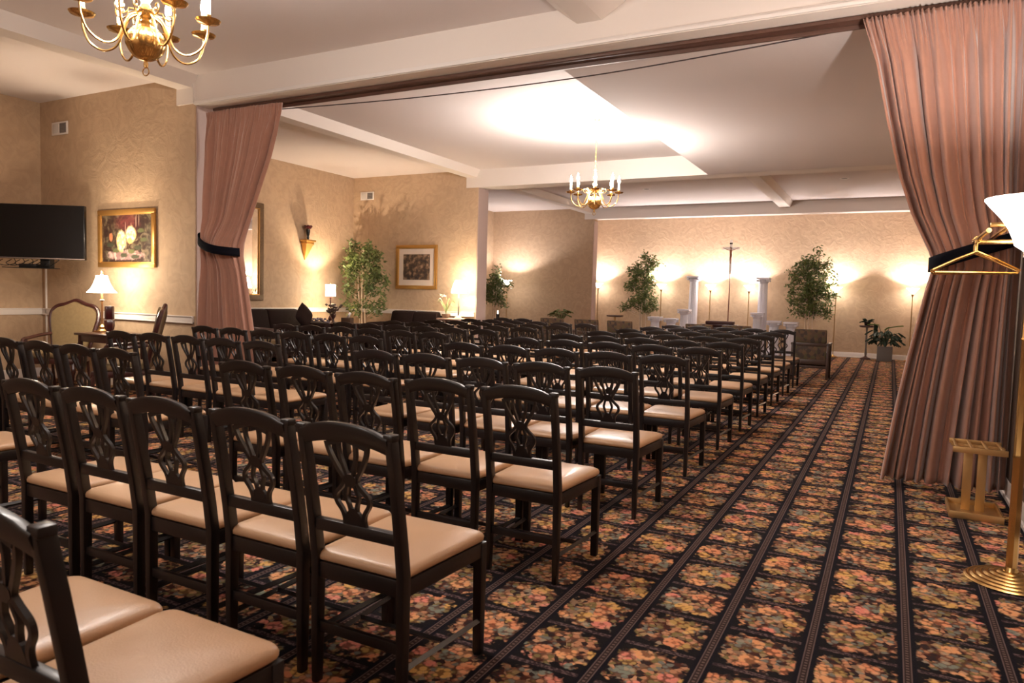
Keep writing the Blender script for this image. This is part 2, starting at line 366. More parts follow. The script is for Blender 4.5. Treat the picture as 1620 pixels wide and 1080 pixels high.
# ------------------------------------------------------------------ lyre-back chairs
def chair_proto():
    t = thing('side_chair', '', 'chair')
    def rake(z): return 0.0 if z < .44 else -.078*((z-.44)/.47)**1.15
    for s in (-1, 1):
        b = MB()
        pts = [(s*.180, rake(z)+(.0 if z > .1 else -.0), z) for z in (0, .15, .30, .44, .55, .66, .78, .90)]
        ws = [.028, .032, .036, .040, .038, .036, .034, .032]; vs = []; fs = []
        for i, p in enumerate(pts):
            w = ws[i]/2; d = (.034 if i == 0 else .040)/2
            xo = s*(.187-.178)
            for (a, c) in ((-1, -1), (1, -1), (1, 1), (-1, 1)): vs.append((p[0]+a*w*.85, p[1]+c*d, p[2]))
        for i in range(len(pts)-1):
            for k in range(4): fs.append((i*4+k, i*4+(k+1) % 4, (i+1)*4+(k+1) % 4, (i+1)*4+k))
        fs += [(3, 2, 1, 0), tuple((len(pts)-1)*4+k for k in range(4))]
        b.add(vs, fs)
        # rounded ear on the stile
        b.box(s*.180-.019, s*.180+.019, rake(.90)-.020, rake(.90)+.018, .895, .918)
        b.build('back_post', M_wood, t, bevel=.005)
        b = MB(); x, y = s*.200, .455
        b.add([(x-.017, y-.017, 0), (x+.017, y-.017, 0), (x+.017, y+.015, 0), (x-.017, y+.015, 0), (x-.021, y-.022, .43), (x+.019, y-.022, .43), (x+.019, y+.018, .43), (x-.021, y+.018, .43)],
              [(3, 2, 1, 0), (4, 5, 6, 7), (0, 1, 5, 4), (1, 2, 6, 5), (2, 3, 7, 6), (3, 0, 4, 7)])
        b.build('leg', M_wood, t, bevel=.004)
    # seat rails
    b = MB().box(-.165, .165, -.012, .012, .375, .432).box(-.190, .190, .445, .467, .375, .432)
    for s in (-1, 1):
        b.prism([(s*.172, .01), (s*.192, .01), (s*.217, .45), (s*.197, .45)] if s > 0 else [(s*.192, .01), (s*.172, .01), (s*.197, .45), (s*.217, .45)], .375, .432, 'z')
    b.build('seat_frame', M_wood, t, bevel=.003)
    b = MB().box(-.165, .165, -.010, .010, .185, .222)
    b.build('rear_stretcher', M_wood, t, bevel=.003)
    b = MB()
    for s in (-1, 1): b.tube([(s*.180, .015, .13), (s*.205, .44, .13)], .012, 4)
    b.tube([(-.19, .24, .13), (.19, .24, .13)], .010, 4)
    b.build('side_stretchers', M_wood, t)
    # arched top rail
    vs = []; fs = []; N = 17
    for i in range(N):
        u = -1+2*i/(N-1); x = u*.178
        zt = .906+.034*(1-abs(u)**2.2)-.004*math.exp(-((abs(u)-.92)/.08)**2); zb = .848+.030*(1-u*u)
        yt, yb = rake(.90)-.010-.012*(1-u*u), rake(.86)-.010*(1-u*u)
        vs += [(x, yb-.013, zb), (x, yb+.013, zb), (x, yt+.013, zt-.006), (x, yt+.006, zt), (x, yt-.010, zt), (x, yt-.014, zt-.008)]
    for i in range(N-1):
        for k in range(6): fs.append((i*6+k, i*6+(k+1) % 6, (i+1)*6+(k+1) % 6, (i+1)*6+k))
    fs += [tuple(range(5, -1, -1)), tuple((N-1)*6+k for k in range(6))]
    MB().add(vs, fs).build('top_rail', M_wood, t, angle=50)
    MB().box(-.168, .168, rake(.575)-.014, rake(.575)+.014, .548, .590).build('lower_rail', M_wood, t, bevel=.004)
    # pierced lyre splat
    b = MB(); yf = lambda z: rake(z)-.002
    def sp(pts, w): b.ribbon([(p.x, p.z) for p in spline([(x, 0, z) for x, z in pts], 5)], w, .013, 0, yf)
    for s in (-1, 1):
        sp([(s*.084, .868), (s*.074, .83), (s*.050, .785), (s*.032, .757), (s*.026, .738), (s*.040, .718), (s*.066, .692), (s*.067, .665), (s*.047, .635), (s*.040, .610), (s*.042, .586)], .014)
        sp([(s*.034, .872), (s*.033, .83), (s*.020, .785), (s*.011, .755)], .012)
        sp([(s*.012, .735), (s*.022, .705), (s*.026, .685), (s*.016, .655), (s*.012, .63)], .011)
    b.ribbon([(0, .765), (0, .752), (0, .738), (0, .722)], [.02, .058, .058, .02], .016, 0, yf)
    b.ribbon([(0, .648), (0, .632), (0, .612), (0, .584)], [.012, .05, .064, .075], .014, 0, yf)
    b.ribbon([(-.08, .862), (0, .884), (.08, .862)], .02, .014, 0, yf)
    b.build('splat', M_wood, t, smooth=False)
    # cushion
    def outline(off, z, crown=0):
        out = []; cs = [(-.192-off, -.012-off), (.192+off, -.012-off), (.221+off, .478+off), (-.221-off, .478+off)]
        rr = .035
        for i in range(4):
            p = Vector((*cs[i], 0)); a = Vector((*cs[i-1], 0)); c = Vector((*cs[(i+1) % 4], 0))
            da = (a-p).normalized(); dc = (c-p).normalized(); r_ = (.02 if i < 2 else .05)
            p0, p1 = p+da*r_, p+dc*r_
            for k in range(5):
                t_ = k/4; q = p0*(1-t_)**2+p*2*t_*(1-t_)+p1*t_*t_; out.append((q.x, q.y, z))
        return out
    rings = [outline(-.012, .432), outline(-.001, .440), outline(0, .452), outline(-.006, .463), outline(-.020, .470)]
    base = outline(-.02, .470)
    for sc_, zz in ((.75, .478), (.45, .483), (.2, .485)):
        rings.append([(x*sc_, .233+(y-.233)*sc_, zz) for x, y, z in base])
    vs = [p for r_ in rings for p in r_]; n = 20; fs = []
    for j in range(len(rings)-1):
        for i in range(n): fs.append((j*n+i, j*n+(i+1) % n, (j+1)*n+(i+1) % n, (j+1)*n+i))
    fs += [tuple(range(n-1, -1, -1)), tuple((len(rings)-1)*n+i for i in range(n))]
    MB().add(vs, fs).build('seat', M_vinyl, t, angle=70)
    return t
ORD = ['first', 'second', 'third', 'fourth', 'fifth', 'sixth', 'seventh', 'eighth', 'ninth', 'tenth', 'eleventh', 'twelfth']
ROWY = [.80, 1.83, 3.01, 4.20, 5.42, 6.60, 7.70, 8.80, 9.92, 11.05, 12.27]
GRP = 'lyre-back chairs in rows facing the far wall'
proto = chair_proto(); used = False
rc = random.Random(3)
def place(x, y, label):
    global used
    rz = rc.uniform(-.004, .004); loc = (x, y+rc.uniform(-.012, .012), 0)
    if not used:
        proto.location = loc; proto.rotation_euler = (0, 0, rz); proto['label'] = label; proto['group'] = GRP; used = True
    else: dup(proto, loc, rz, label, GRP)
for r_, y in enumerate(ROWY):
    nm = ORD[r_]
    for i in range(5):
        if r_ == 0 and i > 1: continue
        lab = ('dark lyre-back chair at the open carpet aisle, %s row from the camera' % nm) if i == 0 else \
              ('dark lyre-back chair, %s seat in from the carpet aisle, %s row from the camera' % (ORD[i], nm))
        place(-1.512-.4475*i, y, lab)
    if r_ == 0: continue
    left = {1: (-4.62, 1), 2: (-4.60, 5), 3: (-4.56, 5)}.get(r_, (-4.55, 6))
    for i in range(left[1]):
        if r_ == 10 and i < 4: continue
        if r_ == 2: x = [-4.56, -5.01, -5.46, -5.91, -6.36][i]
        elif r_ == 3: x = [-4.50, -4.96, -5.41, -5.86, -6.31][i]
        else: x = -4.44-.4475*i
        if i == 0: lab = 'dark lyre-back chair just left of the central gap, %s row from the camera' % nm
        elif i == left[1]-1 and r_ > 2: lab = 'dark lyre-back chair at the far left end of the %s row from the camera' % nm
        else: lab = 'dark lyre-back chair, %s one left of the central gap, %s row from the camera' % (ORD[i], nm)
        if r_ == 10 and i == 4: lab = 'dark lyre-back chair beside the far left end chair of the eleventh row from the camera'
        place(x, y+.03, lab)

# ------------------------------------------------------------------ tapestry armchairs in the front row
M_armw = mat('brown_arm_wood', (.05, .026, .018), .4, noise=.3, nscale=12)
def arm_proto():
    t = thing('armchair', '', 'armchair')
    for s in (-1, 1):
        MB().box(s*.30-.022, s*.30+.022, -.03, .02, 0, .66).build('leg', M_armw, t, bevel=.004)
        MB().box(s*.30-.022, s*.30+.022, .50, .55, 0, .63).build('leg', M_armw, t, bevel=.004)
        MB().prism([(-.03, .615), (.58, .63), (.58, .66), (.3, .655), (-.03, .655)], s*.30-.03, s*.30+.03, 'x').build('armrest', M_armw, t, bevel=.006)
    MB().box(-.28, .28, -.01, .03, .20, .245).box(-.28, .28, .51, .54, .20, .24).build('stretcher', M_armw, t, bevel=.004)
    MB().box(-.275, .275, -.02, .54, .27, .36).build('seat_frame', M_armw, t, bevel=.004)
    MB().box(-.265, .265, .03, .56, .36, .46).build('seat', M_tap, t, bevel=.03, seg=3)
    MB().prism([(-.035, .66), (.03, .66), (-.02, .905), (-.075, .90)], -.272, .272, 'x').build('backrest', M_tap, t, bevel=.015, seg=3)
    MB().box(-.275, .275, -.03, .0, .60, .66).build('back_rail', M_armw, t, bevel=.004)
    MB().box(-.272, .272, -.022, .02, .36, .60).build('lower_back_panel', M_tap, t, bevel=.006)
    return t
ap = arm_proto(); first = True
ARM = [(-1.25, 13.95, 0, 'tapestry armchair standing alone at the aisle end of the front row'),
       (-2.62, 14.3, .03, 'tapestry armchair in the front row, right in front of the dark kneeler'),
       (-3.34, 14.3, -.03, 'tapestry armchair in the front row, left of the one before the kneeler'),
       (-5.0, 14.3, .02, 'tapestry armchair in the front row, in front of the small dark side table'),
       (-5.75, 14.3, -.02, 'tapestry armchair in the front row, just right of the low leafy plant'),
       (-6.56, 14.3, .02, 'leftmost tapestry armchair of the front row, below the low leafy plant')]
for x, y, rz, lab in ARM:
    if first: ap.location = (x, y, 0); ap.rotation_euler = (0, 0, rz); ap['label'] = lab; ap['group'] = 'tapestry armchairs in the front row'; first = False
    else: dup(ap, (x, y, 0), rz, lab, 'tapestry armchairs in the front row')

# ------------------------------------------------------------------ chandeliers
def chandelier():
    t = thing('chandelier', '', 'chandelier')
    # origin = centre of the ball
    b = MB(); prof = [(.008, -.106), (.034, -.100), (.062, -.084), (.086, -.056), (.102, -.02), (.104, .01), (.094, .04), (.071, .068), (.043, .086), (.022, .10)]
    b.lathe(prof, 48, flute=16, fa=.035); b.build('ball', M_brass, t, angle=60)
    b = MB().lathe([(.022, .10), (.03, .115), (.018, .13), (.045, .15), (.052, .17), (.03, .19), (.02, .22), (.035, .25), (.022, .28), (.014, .33), (.026, .36), (.03, .38), (.016, .40), (.012, .44), (.02, .46), (.0, .48)], 20)
    b.build('column', M_brass, t, angle=60)
    b = MB().lathe([(.0, -.145), (.012, -.14), (.014, -.12), (.01, -.11), (.012, -.095)], 12)
    ring = [(.022*math.cos(a), 0, -.165+.022*math.sin(a)) for a in [2*PI*i/16 for i in range(16)]]
    b.tube(ring, .0035, 6, closed=True); b.build('finial_ring', M_brass, t)
    b = MB()
    for k in range(22):
        z = .475+k*.0325; cen = []
        for i in range(10):
            a = 2*PI*i/10; q = .010*math.cos(a); w = .021*math.sin(a)
            cen.append((q, 0, z+w) if k % 2 else (0, q, z+w))
        b.tube(cen, .0028, 5, closed=True)
    b.build('chain', M_brass, t)
    b = MB().lathe([(.0, 1.155), (.03, 1.16), (.045, 1.175), (.062, 1.19)], 24); b.build('canopy', M_brass, t)
    for i in range(8):
        a = 2*PI*(i+.5)/8; ca, sa = math.cos(a), math.sin(a)
        def W(r, z): return (r*ca, r*sa, z)
        pts = spline([W(.035, .155), W(.085, .13), (W(.12, .06)), W(.16, -.03), W(.23, -.06), W(.305, -.02), W(.340, .06), W(.345, .13)], 5)
        b = MB().tube(pts, .0065, 7)
        # scroll tucked above the arm
        sp = []
        for k in range(20):
            th = k/19*2.6*PI; r = .042*(1-k/24)
            sp.append(W(.135+r*math.cos(th+PI), .165+r*math.sin(th+PI)))
        b.tube([W(.03, .175)]+sp, .004, 5)
        arm = b.build('arm', M_brass, t)
        c = (.345*ca, .345*sa, 0)
        MB().lathe([(.006, .116), (.014, .122), (.062, .134), (.070, .146), (.040, .141), (.014, .146), (.017, .16), (.018, .175), (.013, .178)], 20, c=c).build('drip_pan', M_brass, arm)
        MB().lathe([(.014, .172), (.0135, .27), (.010, .273)], 12, c=c).build('candle_sleeve', M_candle, arm)
        MB().lathe([(.009, .272), (.018, .29), (.019, .312), (.011, .345), (.002, .375)], 12, c=c).build('bulb', M_bulb, arm)
    return t
ch = chandelier()
CH = [(-3.88, 9.78, 2.75, 'brass eight-arm chandelier hanging over the middle rows of chairs'),
      (-3.86, 2.70, 2.75, 'large brass chandelier cut off by the top edge above the near chairs')]
ch.location = CH[0][:3]; ch['label'] = CH[0][3]; ch['group'] = 'brass candle chandeliers'
dup(ch, CH[1][:3], .2, CH[1][3], 'brass candle chandeliers')
for k, (x, y, z, _) in enumerate(CH):
    tag(MB().lathe([(0, ZC-.012), (.10, ZC-.014), (.19, ZC-.010), (.20, ZC-.016), (.225, ZC-.012), (.235, ZC)], 40, c=(x, y, 0)).build('ceiling_medallion', M_ceil),
        ('round plaster medallion on the ceiling above the middle chandelier' if k == 0 else 'round plaster medallion above the near chandelier'), 'ceiling medallion')
    for i in range(8):
        a = 2*PI*(i+.5)/8+(.2 if k else 0)
        point((x+.345*math.cos(a), y+.345*math.sin(a), z+.34), 29 if k == 0 else 13, WARM, .032)

# ------------------------------------------------------------------ torchieres
def torchiere():
    t = thing('floor_lamp', '', 'floor lamp')
    MB().lathe([(.0, 0), (.13, 0), (.135, .008), (.12, .016), (.09, .024), (.06, .032), (.03, .045), (.014, .07)], 28).build('base', M_brass, t)
    MB().lathe([(.011, .05), (.011, 1.60), (.018, 1.61), (.018, 1.63)], 12).build('pole', M_brassd, t)
    MB().lathe([(.012, 1.62), (.032, 1.65), (.040, 1.685), (.030, 1.69), (.02, 1.688)], 16).build('cup', M_brassd, t)
    MB().lathe([(.030, 1.69), (.050, 1.72), (.078, 1.765), (.115, 1.80), (.145, 1.82), (.142, 1.824), (.110, 1.806), (.073, 1.772), (.046, 1.73), (.025, 1.70), (0, 1.698)], 28).build('glass_bowl', M_bowl, t)
    return t
tp = torchiere(); first = True
TOR = [(-7.86, 20.36, 'brass torchiere lamp at the left end of the far wall, nearest the corner'),
       (-5.91, 20.36, 'brass torchiere lamp right behind the left ficus tree'),
       (-4.50, 20.36, 'brass torchiere lamp just left of the processional cross'),
       (-3.45, 20.36, 'brass torchiere lamp just right of the processional cross'),
       (-1.27, 20.36, 'brass torchiere lamp just right of the right ficus tree'),
       (.47, 20.36, 'brass torchiere lamp partly hidden by the right curtain edge'),
       (-10.05, 18.6, 'brass torchiere lamp beside the small ficus behind the middle pillar')]
for x, y, lab in TOR:
    if first: tp.location = (x, y, 0); tp['label'] = lab; tp['group'] = 'slim brass torchiere lamps'; first = False
    else: dup(tp, (x, y, 0), 0, lab, 'slim brass torchiere lamps')
    point((x, y, 1.745), 46, TORCH, .02)

# big torchiere at the right edge
t = thing('floor_lamp', 'large brass torchiere with white glass bowl at the right edge, stepped round base', 'floor lamp', (.60, 4.245, 0))
prof = [(0, 0), (.195, 0), (.20, .006)]
for k in range(6):
    r = .195-.028*k; prof += [(r-.004, .012+.008*k), (r-.016, .017+.008*k), (r-.022, .013+.008*k)]
prof += [(.03, .062), (.025, .075)]
MB().lathe(prof, 48).build('base', M_brass, t, angle=60)
MB().lathe([(.024, .06), (.024, .62), (.027, .63), (.024, .64), (.023, 1.20), (.026, 1.21), (.022, 1.22), (.021, 1.58), (.034, 1.60), (.034, 1.615), (.02, 1.62)], 24, flute=8, fa=.05).build('pole', M_brass, t)
MB().lathe([(.045, 1.61), (.047, 1.665), (.043, 1.665), (.041, 1.612)], 24).build('socket_cup', mat('clear_glass', (.95, .93, .9), .05, trans=.9), t)
MB().lathe([(.02, 1.62), (.082, 1.665), (.092, 1.70), (.11, 1.745), (.145, 1.80), (.19, 1.853), (.215, 1.885), (.216, 1.893), (.205, 1.888), (.135, 1.80), (.10, 1.745), (.08, 1.70), (.07, 1.675), (0, 1.672)], 48).build('glass_bowl', mat('white_glass_bowl', (.95, .92, .88), .35, emis=(1, .90, .82), es=3.0), t)
point((.60, 4.245, 1.79), 75, WARM, .03)

# ------------------------------------------------------------------ curtains
def curtain(name, label, Ltab, Rtab, yc, seed, z0, z1, folds, tie, swing=0, ak=1.0):
    rn = random.Random(seed); ph = [rn.uniform(0, 2*PI) for _ in range(8)]
    NU, NV = folds*18, 90
    t = thing(name, label, 'curtain', (0, 0, 0))
    zt = tie
    def P(u, v):
        z = lerp(z0, z1, v)
        L, R_ = interp(Ltab, z), interp(Rtab, z); w = R_-L
        zu = zt(u)
        near = math.exp(-((z-zu)/.22)**2)
        uu = u+.012*math.sin(3*PI*u+ph[0]+z*.7)+.006*math.sin(9*PI*u+ph[1]-z*.4)
        amp = ak*(.045+.035*max(0, (1.6-z)/1.6))*(1-.45*near)*(1+.45*math.sin(ph[6]+7.3*uu*PI))
        hd = max(0, (z-(z1-.35))/.35)
        th = 2*PI*folds*uu
        f = math.sin(th+1.5*math.sin(ph[2]+3.1*PI*u)+.9*math.sin(ph[7]+8.3*PI*u))+.35*math.sin(1.62*th+ph[3]+z*.6)+.45*math.sin(.41*th+ph[4]+z*.3)
        f2 = math.sin(3*th+ph[5])+.5*math.sin(4.6*th+ph[1])
        y = yc+amp*((1-hd)*f+hd*.55*f2)
        prof = math.sqrt(max(0, 1-(2*u-1)**2))
        y -= .13*near*prof+.03*prof+swing*(1-u)*min(1, max(0, (3.0-z)/1.6))
        x = L+w*u+.010*math.cos(th)*(1-hd)
        if z < z0+.02: pass
        return (x, y, z)
    MB().grid(P, NU, NV).build('drape', M_curt, t, angle=180, solid=.003)
    return t, P
LT = [(3.52, -.30), (3.19, -.205), (2.757, -.113), (2.326, -.005), (2.04, .093), (1.76, .225), (1.66, .255), (1.476, .215), (1.0, .128), (.605, .065), (.13, .003), (0, -.01)]
RT = [(3.52, .79), (1.9, .795), (1.8, .79), (0, .80)]
tieR = lambda u: 1.66+.19*u
cR, PR = curtain('curtain', 'dusty rose pleated curtain tied back at the right side of the opening', LT, RT, 6.16, 5, .045, 3.53, 11, tieR, 0, .92)
LT2 = [(3.50, -7.60), (3.05, -7.66), (2.35, -7.64), (1.97, -7.60), (1.55, -7.64), (1.0, -7.66), (0, -7.69)]
LT2 = [(3.50, -7.56), (3.0, -7.58), (2.35, -7.56), (1.97, -7.47), (1.55, -7.50), (1.0, -7.54), (0, -7.60)]
RT2 = [(z, x*.987) for z, x in [(3.52, -6.36), (3.40, -6.38), (2.90, -6.557), (2.465, -6.762), (2.1, -6.93), (1.905, -7.005), (1.76, -7.02), (1.6, -6.99), (1.332, -6.938), (.875, -6.838), (.57, -6.78), (0, -6.70)]]
tieL = lambda u: 1.98-.18*u
cL, PL = curtain('curtain', 'dusty rose pleated curtain tied back at the left side of the opening', LT2, RT2, 6.10, 9, .03, 3.50, 15, tieL, .13, .62)
def tieband(parent, x0, x1, z0_, z1_, yc, dy, h, bow):
    N = 44
    def Q(u, v):
        a = 2*PI*u; k = .5-.5*math.cos(a); x = lerp(x0, x1, k); s_ = math.sin(a)
        zc = lerp(z0_, z1_, k)-bow*math.sin(PI*k)
        return (x, yc-dy*s_-(.0), zc+(v-.5)*h*(1 if s_ > 0 else 1))
    return MB().grid(Q, N, 4, wrap=True).build('tie_band', M_navy, parent, angle=180, solid=.012)
tieband(cR, .235, .800, 1.665, 1.86, 6.10, .215, .105, .0)
tieband(cL, -7.50, -6.92, 1.985, 1.79, 6.0, .20, .10, .045)

# ------------------------------------------------------------------ left corner of the front room
def frame_box(b, w, h, fwid, d, mtx):   # picture frame ring in local x-z, facing -y
    b.box(-w/2, w/2, -d, 0, h/2-fwid, h/2, mtx).box(-w/2, w/2, -d, 0, -h/2, -h/2+fwid, mtx)
    b.box(-w/2, -w/2+fwid, -d, 0, -h/2+fwid, h/2-fwid, mtx).box(w/2-fwid, w/2, -d, 0, -h/2+fwid, h/2-fwid, mtx)
def paint_rose():
    mt, nt, b = newmat('rose_still_life'); g = NG(nt)
    tc = nt.nodes.new('ShaderNodeTexCoord'); sx = nt.nodes.new('ShaderNodeSeparateXYZ'); nt.links.new(tc.outputs['Object'], sx.inputs[0])
    n = nt.nodes.new('ShaderNodeTexNoise'); n.inputs['Scale'].default_value = 9; n.inputs['Detail'].default_value = 5; n.inputs['Distortion'].default_value = 1.5; nt.links.new(tc.outputs['Object'], n.inputs['Vector'])
    c = g.ramp(n.outputs['Fac'], [(.3, (.02, .012, .014)), (.48, (.05, .025, .02)), (.58, (.10, .08, .05)), (.68, (.20, .15, .10))])
    n2 = nt.nodes.new('ShaderNodeTexNoise'); n2.inputs['Scale'].default_value = 26; n2.inputs['Detail'].default_value = 3; nt.links.new(tc.outputs['Object'], n2.inputs['Vector'])
    def blob(cx, cz, rx, rz, col, base, soft=.3, jit=.5):
        dx = g.m('DIVIDE', g.m('SUBTRACT', sx.outputs[0], cx), rx); dz = g.m('DIVIDE', g.m('SUBTRACT', sx.outputs[2], cz), rz)
        d = g.m('ADD', g.m('SQRT', g.m('ADD', g.m('MULTIPLY', dx, dx), g.m('MULTIPLY', dz, dz))), g.m('MULTIPLY', g.m('SUBTRACT', n2.outputs['Fac'], .5), jit))
        return g.mix(g.m('SUBTRACT', 1.0, g.sstep(d, 1-soft, 1.0)), base, col)
    back = g.mix(g.sstep(n.outputs['Fac'], .35, .65), (.06, .018, .02), (.15, .04, .035))
    c = blob(.02, .20, .34, .20, back, c, .7, .6)
    tbl = g.mix(g.sstep(n.outputs['Fac'], .45, .6), (.20, .12, .12), (.50, .34, .30))
    c = blob(-.02, -.22, .46, .075, tbl, c, .3, .8)
    for k, (lx, lz) in enumerate([(-.34, -.08), (-.22, -.16), (-.05, -.22), (.10, -.17), (.24, -.12), (.36, -.02), (.18, -.24), (.30, .10), (-.14, .10)]):
        c = blob(lx, lz, .09, .035, (.10, .11, .05) if k % 2 else (.05, .055, .035), c, .4, .9)
    for k, (lx, lz, w_) in enumerate([(.20, .22, .010), (.26, .24, .008), (.10, .12, .008), (-.02, .14, .008)]): c = blob(lx, lz, w_, .10, (.36, .24, .18), c, .4, .2)
    pet = g.mix(g.sstep(n2.outputs['Fac'], .38, .62), (.62, .40, .16), (.90, .76, .50))
    c = blob(-.11, -.03, .115, .16, pet, c); c = blob(.09, .05, .12, .125, pet, c); c = blob(.07, -.03, .055, .05, (.72, .30, .13), c); c = blob(-.12, -.03, .04, .06, (.78, .58, .26), c)
    c = blob(-.33, .02, .045, .065, (.50, .19, .09), c)
    nt.links.new(c, b.inputs['Base Color']); b.inputs['Roughness'].default_value = .35; return mt
def paint_print():
    mt, nt, b = newmat('garden_print'); g = NG(nt)
    tc = nt.nodes.new('ShaderNodeTexCoord'); V = nt.nodes.new('ShaderNodeTexNoise'); V.inputs['Scale'].default_value = 11; V.inputs['Detail'].default_value = 6; nt.links.new(tc.outputs['Object'], V.inputs['Vector'])
    c = g.ramp(V.outputs['Fac'], [(.32, (.03, .022, .03)), (.5, (.09, .06, .04)), (.58, (.22, .14, .09)), (.7, (.40, .26, .18))])
    nt.links.new(c, b.inputs['Base Color']); b.inputs['Roughness'].default_value = .3; return mt
def picture(name, label, cat, loc, rz, w, h, fw_, fmat, art, mount=None):
    t = thing(name, label, cat, loc, rz)
    I = Matrix.Identity(4); b = MB(); frame_box(b, w, h, fw_, .035, I); b.build('frame', fmat, t, bevel=.008)
    b = MB(); frame_box(b, w-2*fw_+.01, h-2*fw_+.01, .014, .028, I); b.build('inner_frame', M_gold, t, bevel=.003)
    if mount:
        MB().box(-w/2+fw_, w/2-fw_, -.012, 0, -h/2+fw_, h/2-fw_).build('mount', mat('cream_mount', (.72, .60, .50), .8), t, smooth=False)
        MB().box(-w/2+fw_+mount, w/2-fw_-mount, -.016, -.010, -h/2+fw_+mount*1.05, h/2-fw_-mount*1.05).build('print', art, t, smooth=False)
    else: MB().box(-w/2+fw_, w/2-fw_, -.014, 0, -h/2+fw_, h/2-fw_).build('canvas', art, t, smooth=False)
    return t
p1 = picture('framed_painting', 'gold-framed painting of pale yellow roses on the left wall above the lamp', 'painting', (-8.97, Y1-.004, 1.98), 0, 1.19, .765, .065, M_gold, paint_rose())
p2 = picture('framed_print', 'gold-framed print with wide cream mount above the brown loveseat', 'picture', (-9.16, Y2-.004, 1.935), 0, 1.09, .955, .07, M_gold, paint_print(), .125)
# mirror on the left wall
t = thing('wall_mirror', 'tall wall mirror in antique gold frame partly behind the left curtain', 'mirror', (XL+.004, 9.55, 2.085), -PI/2)
M_ant = mat('antique_frame', (.16, .10, .055), .5, .4, noise=.4, nscale=30, bump=.4, bscale=60)
t.rotation_euler = (0, 0, PI/2)
b = MB(); frame_box(b, 1.15, 1.89, .115, .04, Matrix.Identity(4)); b.build('frame', M_ant, t, bevel=.01)
b = MB(); frame_box(b, .94, 1.68, .02, .045, Matrix.Identity(4)); b.build('inner_frame', M_gold, t, bevel=.004)
MB().box(-.46, .46, -.02, -.004, -.83, .83).build('glass', mat('mirror_glass', (.92, .90, .88), .02, 1.0), t, smooth=False)

def vent(loc, label):
    t = thing('wall_vent', label, 'vent', loc)
    MB().box(-.19, .19, -.012, 0, -.09, .09).build('cover_plate', M_trim, t, bevel=.004)
    b = MB()
    for k in range(7): b.box(.01, .15, -.016, -.010, -.062+k*.019, -.054+k*.019)
    MB().box(.005, .155, -.0135, -.011, -.068, .068).build('grille_opening', mat('vent_grey', (.10, .09, .09), .6), t, smooth=False)
    b.build('louvres', mat('louvre_grey', (.28, .25, .24), .5), t, smooth=False)
    MB().box(-.16, -.02, -.0145, -.011, -.065, .065).build('blank_panel', mat('panel_grey', (.6, .56, .53), .6), t, bevel=.002)
vent((-10.455, Y1-.001, 3.54), 'small white wall vent high on the wall above the television')
vent((-10.555, Y2-.001, 3.525), 'small white wall vent high above the corner ficus')

# television across the corner
pa, pb = Vector((-10.60, 4.98, 0)), Vector((-9.43, 5.72, 0)); d = (pb-pa); L = d.length; ang = math.atan2(d.y, d.x)
t = thing('television', 'black flat-screen television mounted high across the left corner', 'television', ((pa.x+pb.x)/2, (pa.y+pb.y)/2, 2.03), ang)
MB().box(-L/2, L/2, -.03, .03, -.355, .355).build('casing', M_black, t, bevel=.006)
MB().box(-L/2+.012, L/2-.012, -.0325, -.028, -.335, .345).build('screen', mat('screen_glass', (.006, .006, .007), .08), t, smooth=False)
MB().box(-L/2+.002, L/2-.002, -.034, -.029, -.352, -.338).build('lower_bezel', mat('bezel_grey', (.16, .12, .11), .4), t, bevel=.002)
MB().box(-.12, .12, .03, .10, -.15, .15).box(-.03, .03, .08, .52, -.05, .05).build('wall_bracket', M_black, t, bevel=.004)
t2 = thing('media_box', 'small black media box with loose cables on a shelf below the television', 'media player', (-10.13, 5.42, 1.565), ang)
MB().box(-.32, .30, -.10, .12, -.012, .0).build('shelf', M_black, t2, bevel=.003)
MB().box(-.12, .10, -.08, .10, .0, .045).build('box', M_black, t2, bevel=.004)
MB().box(.14, .26, -.06, .06, .0, .12).build('stand', M_black, t2, bevel=.006)
b = MB()
for k in range(6):
    x0 = -.34+.11*k; b.tube(spline([(x0, -.04, .10), (x0-.06, -.06, .05), (x0+.05, -.08, .02), (x0+.16, -.05, .05+.01*k), (x0+.12, .0, .11)], 6), .005, 5)
b.build('cables', M_black, t2)
tag(MB().box(XL+.10, XL+.125, Y1-.022, Y1-.001, 0.0, 1.62).build('cord_cover', M_trim, bevel=.003), 'white vertical cord cover running down the wall under the television', 'cord cover')

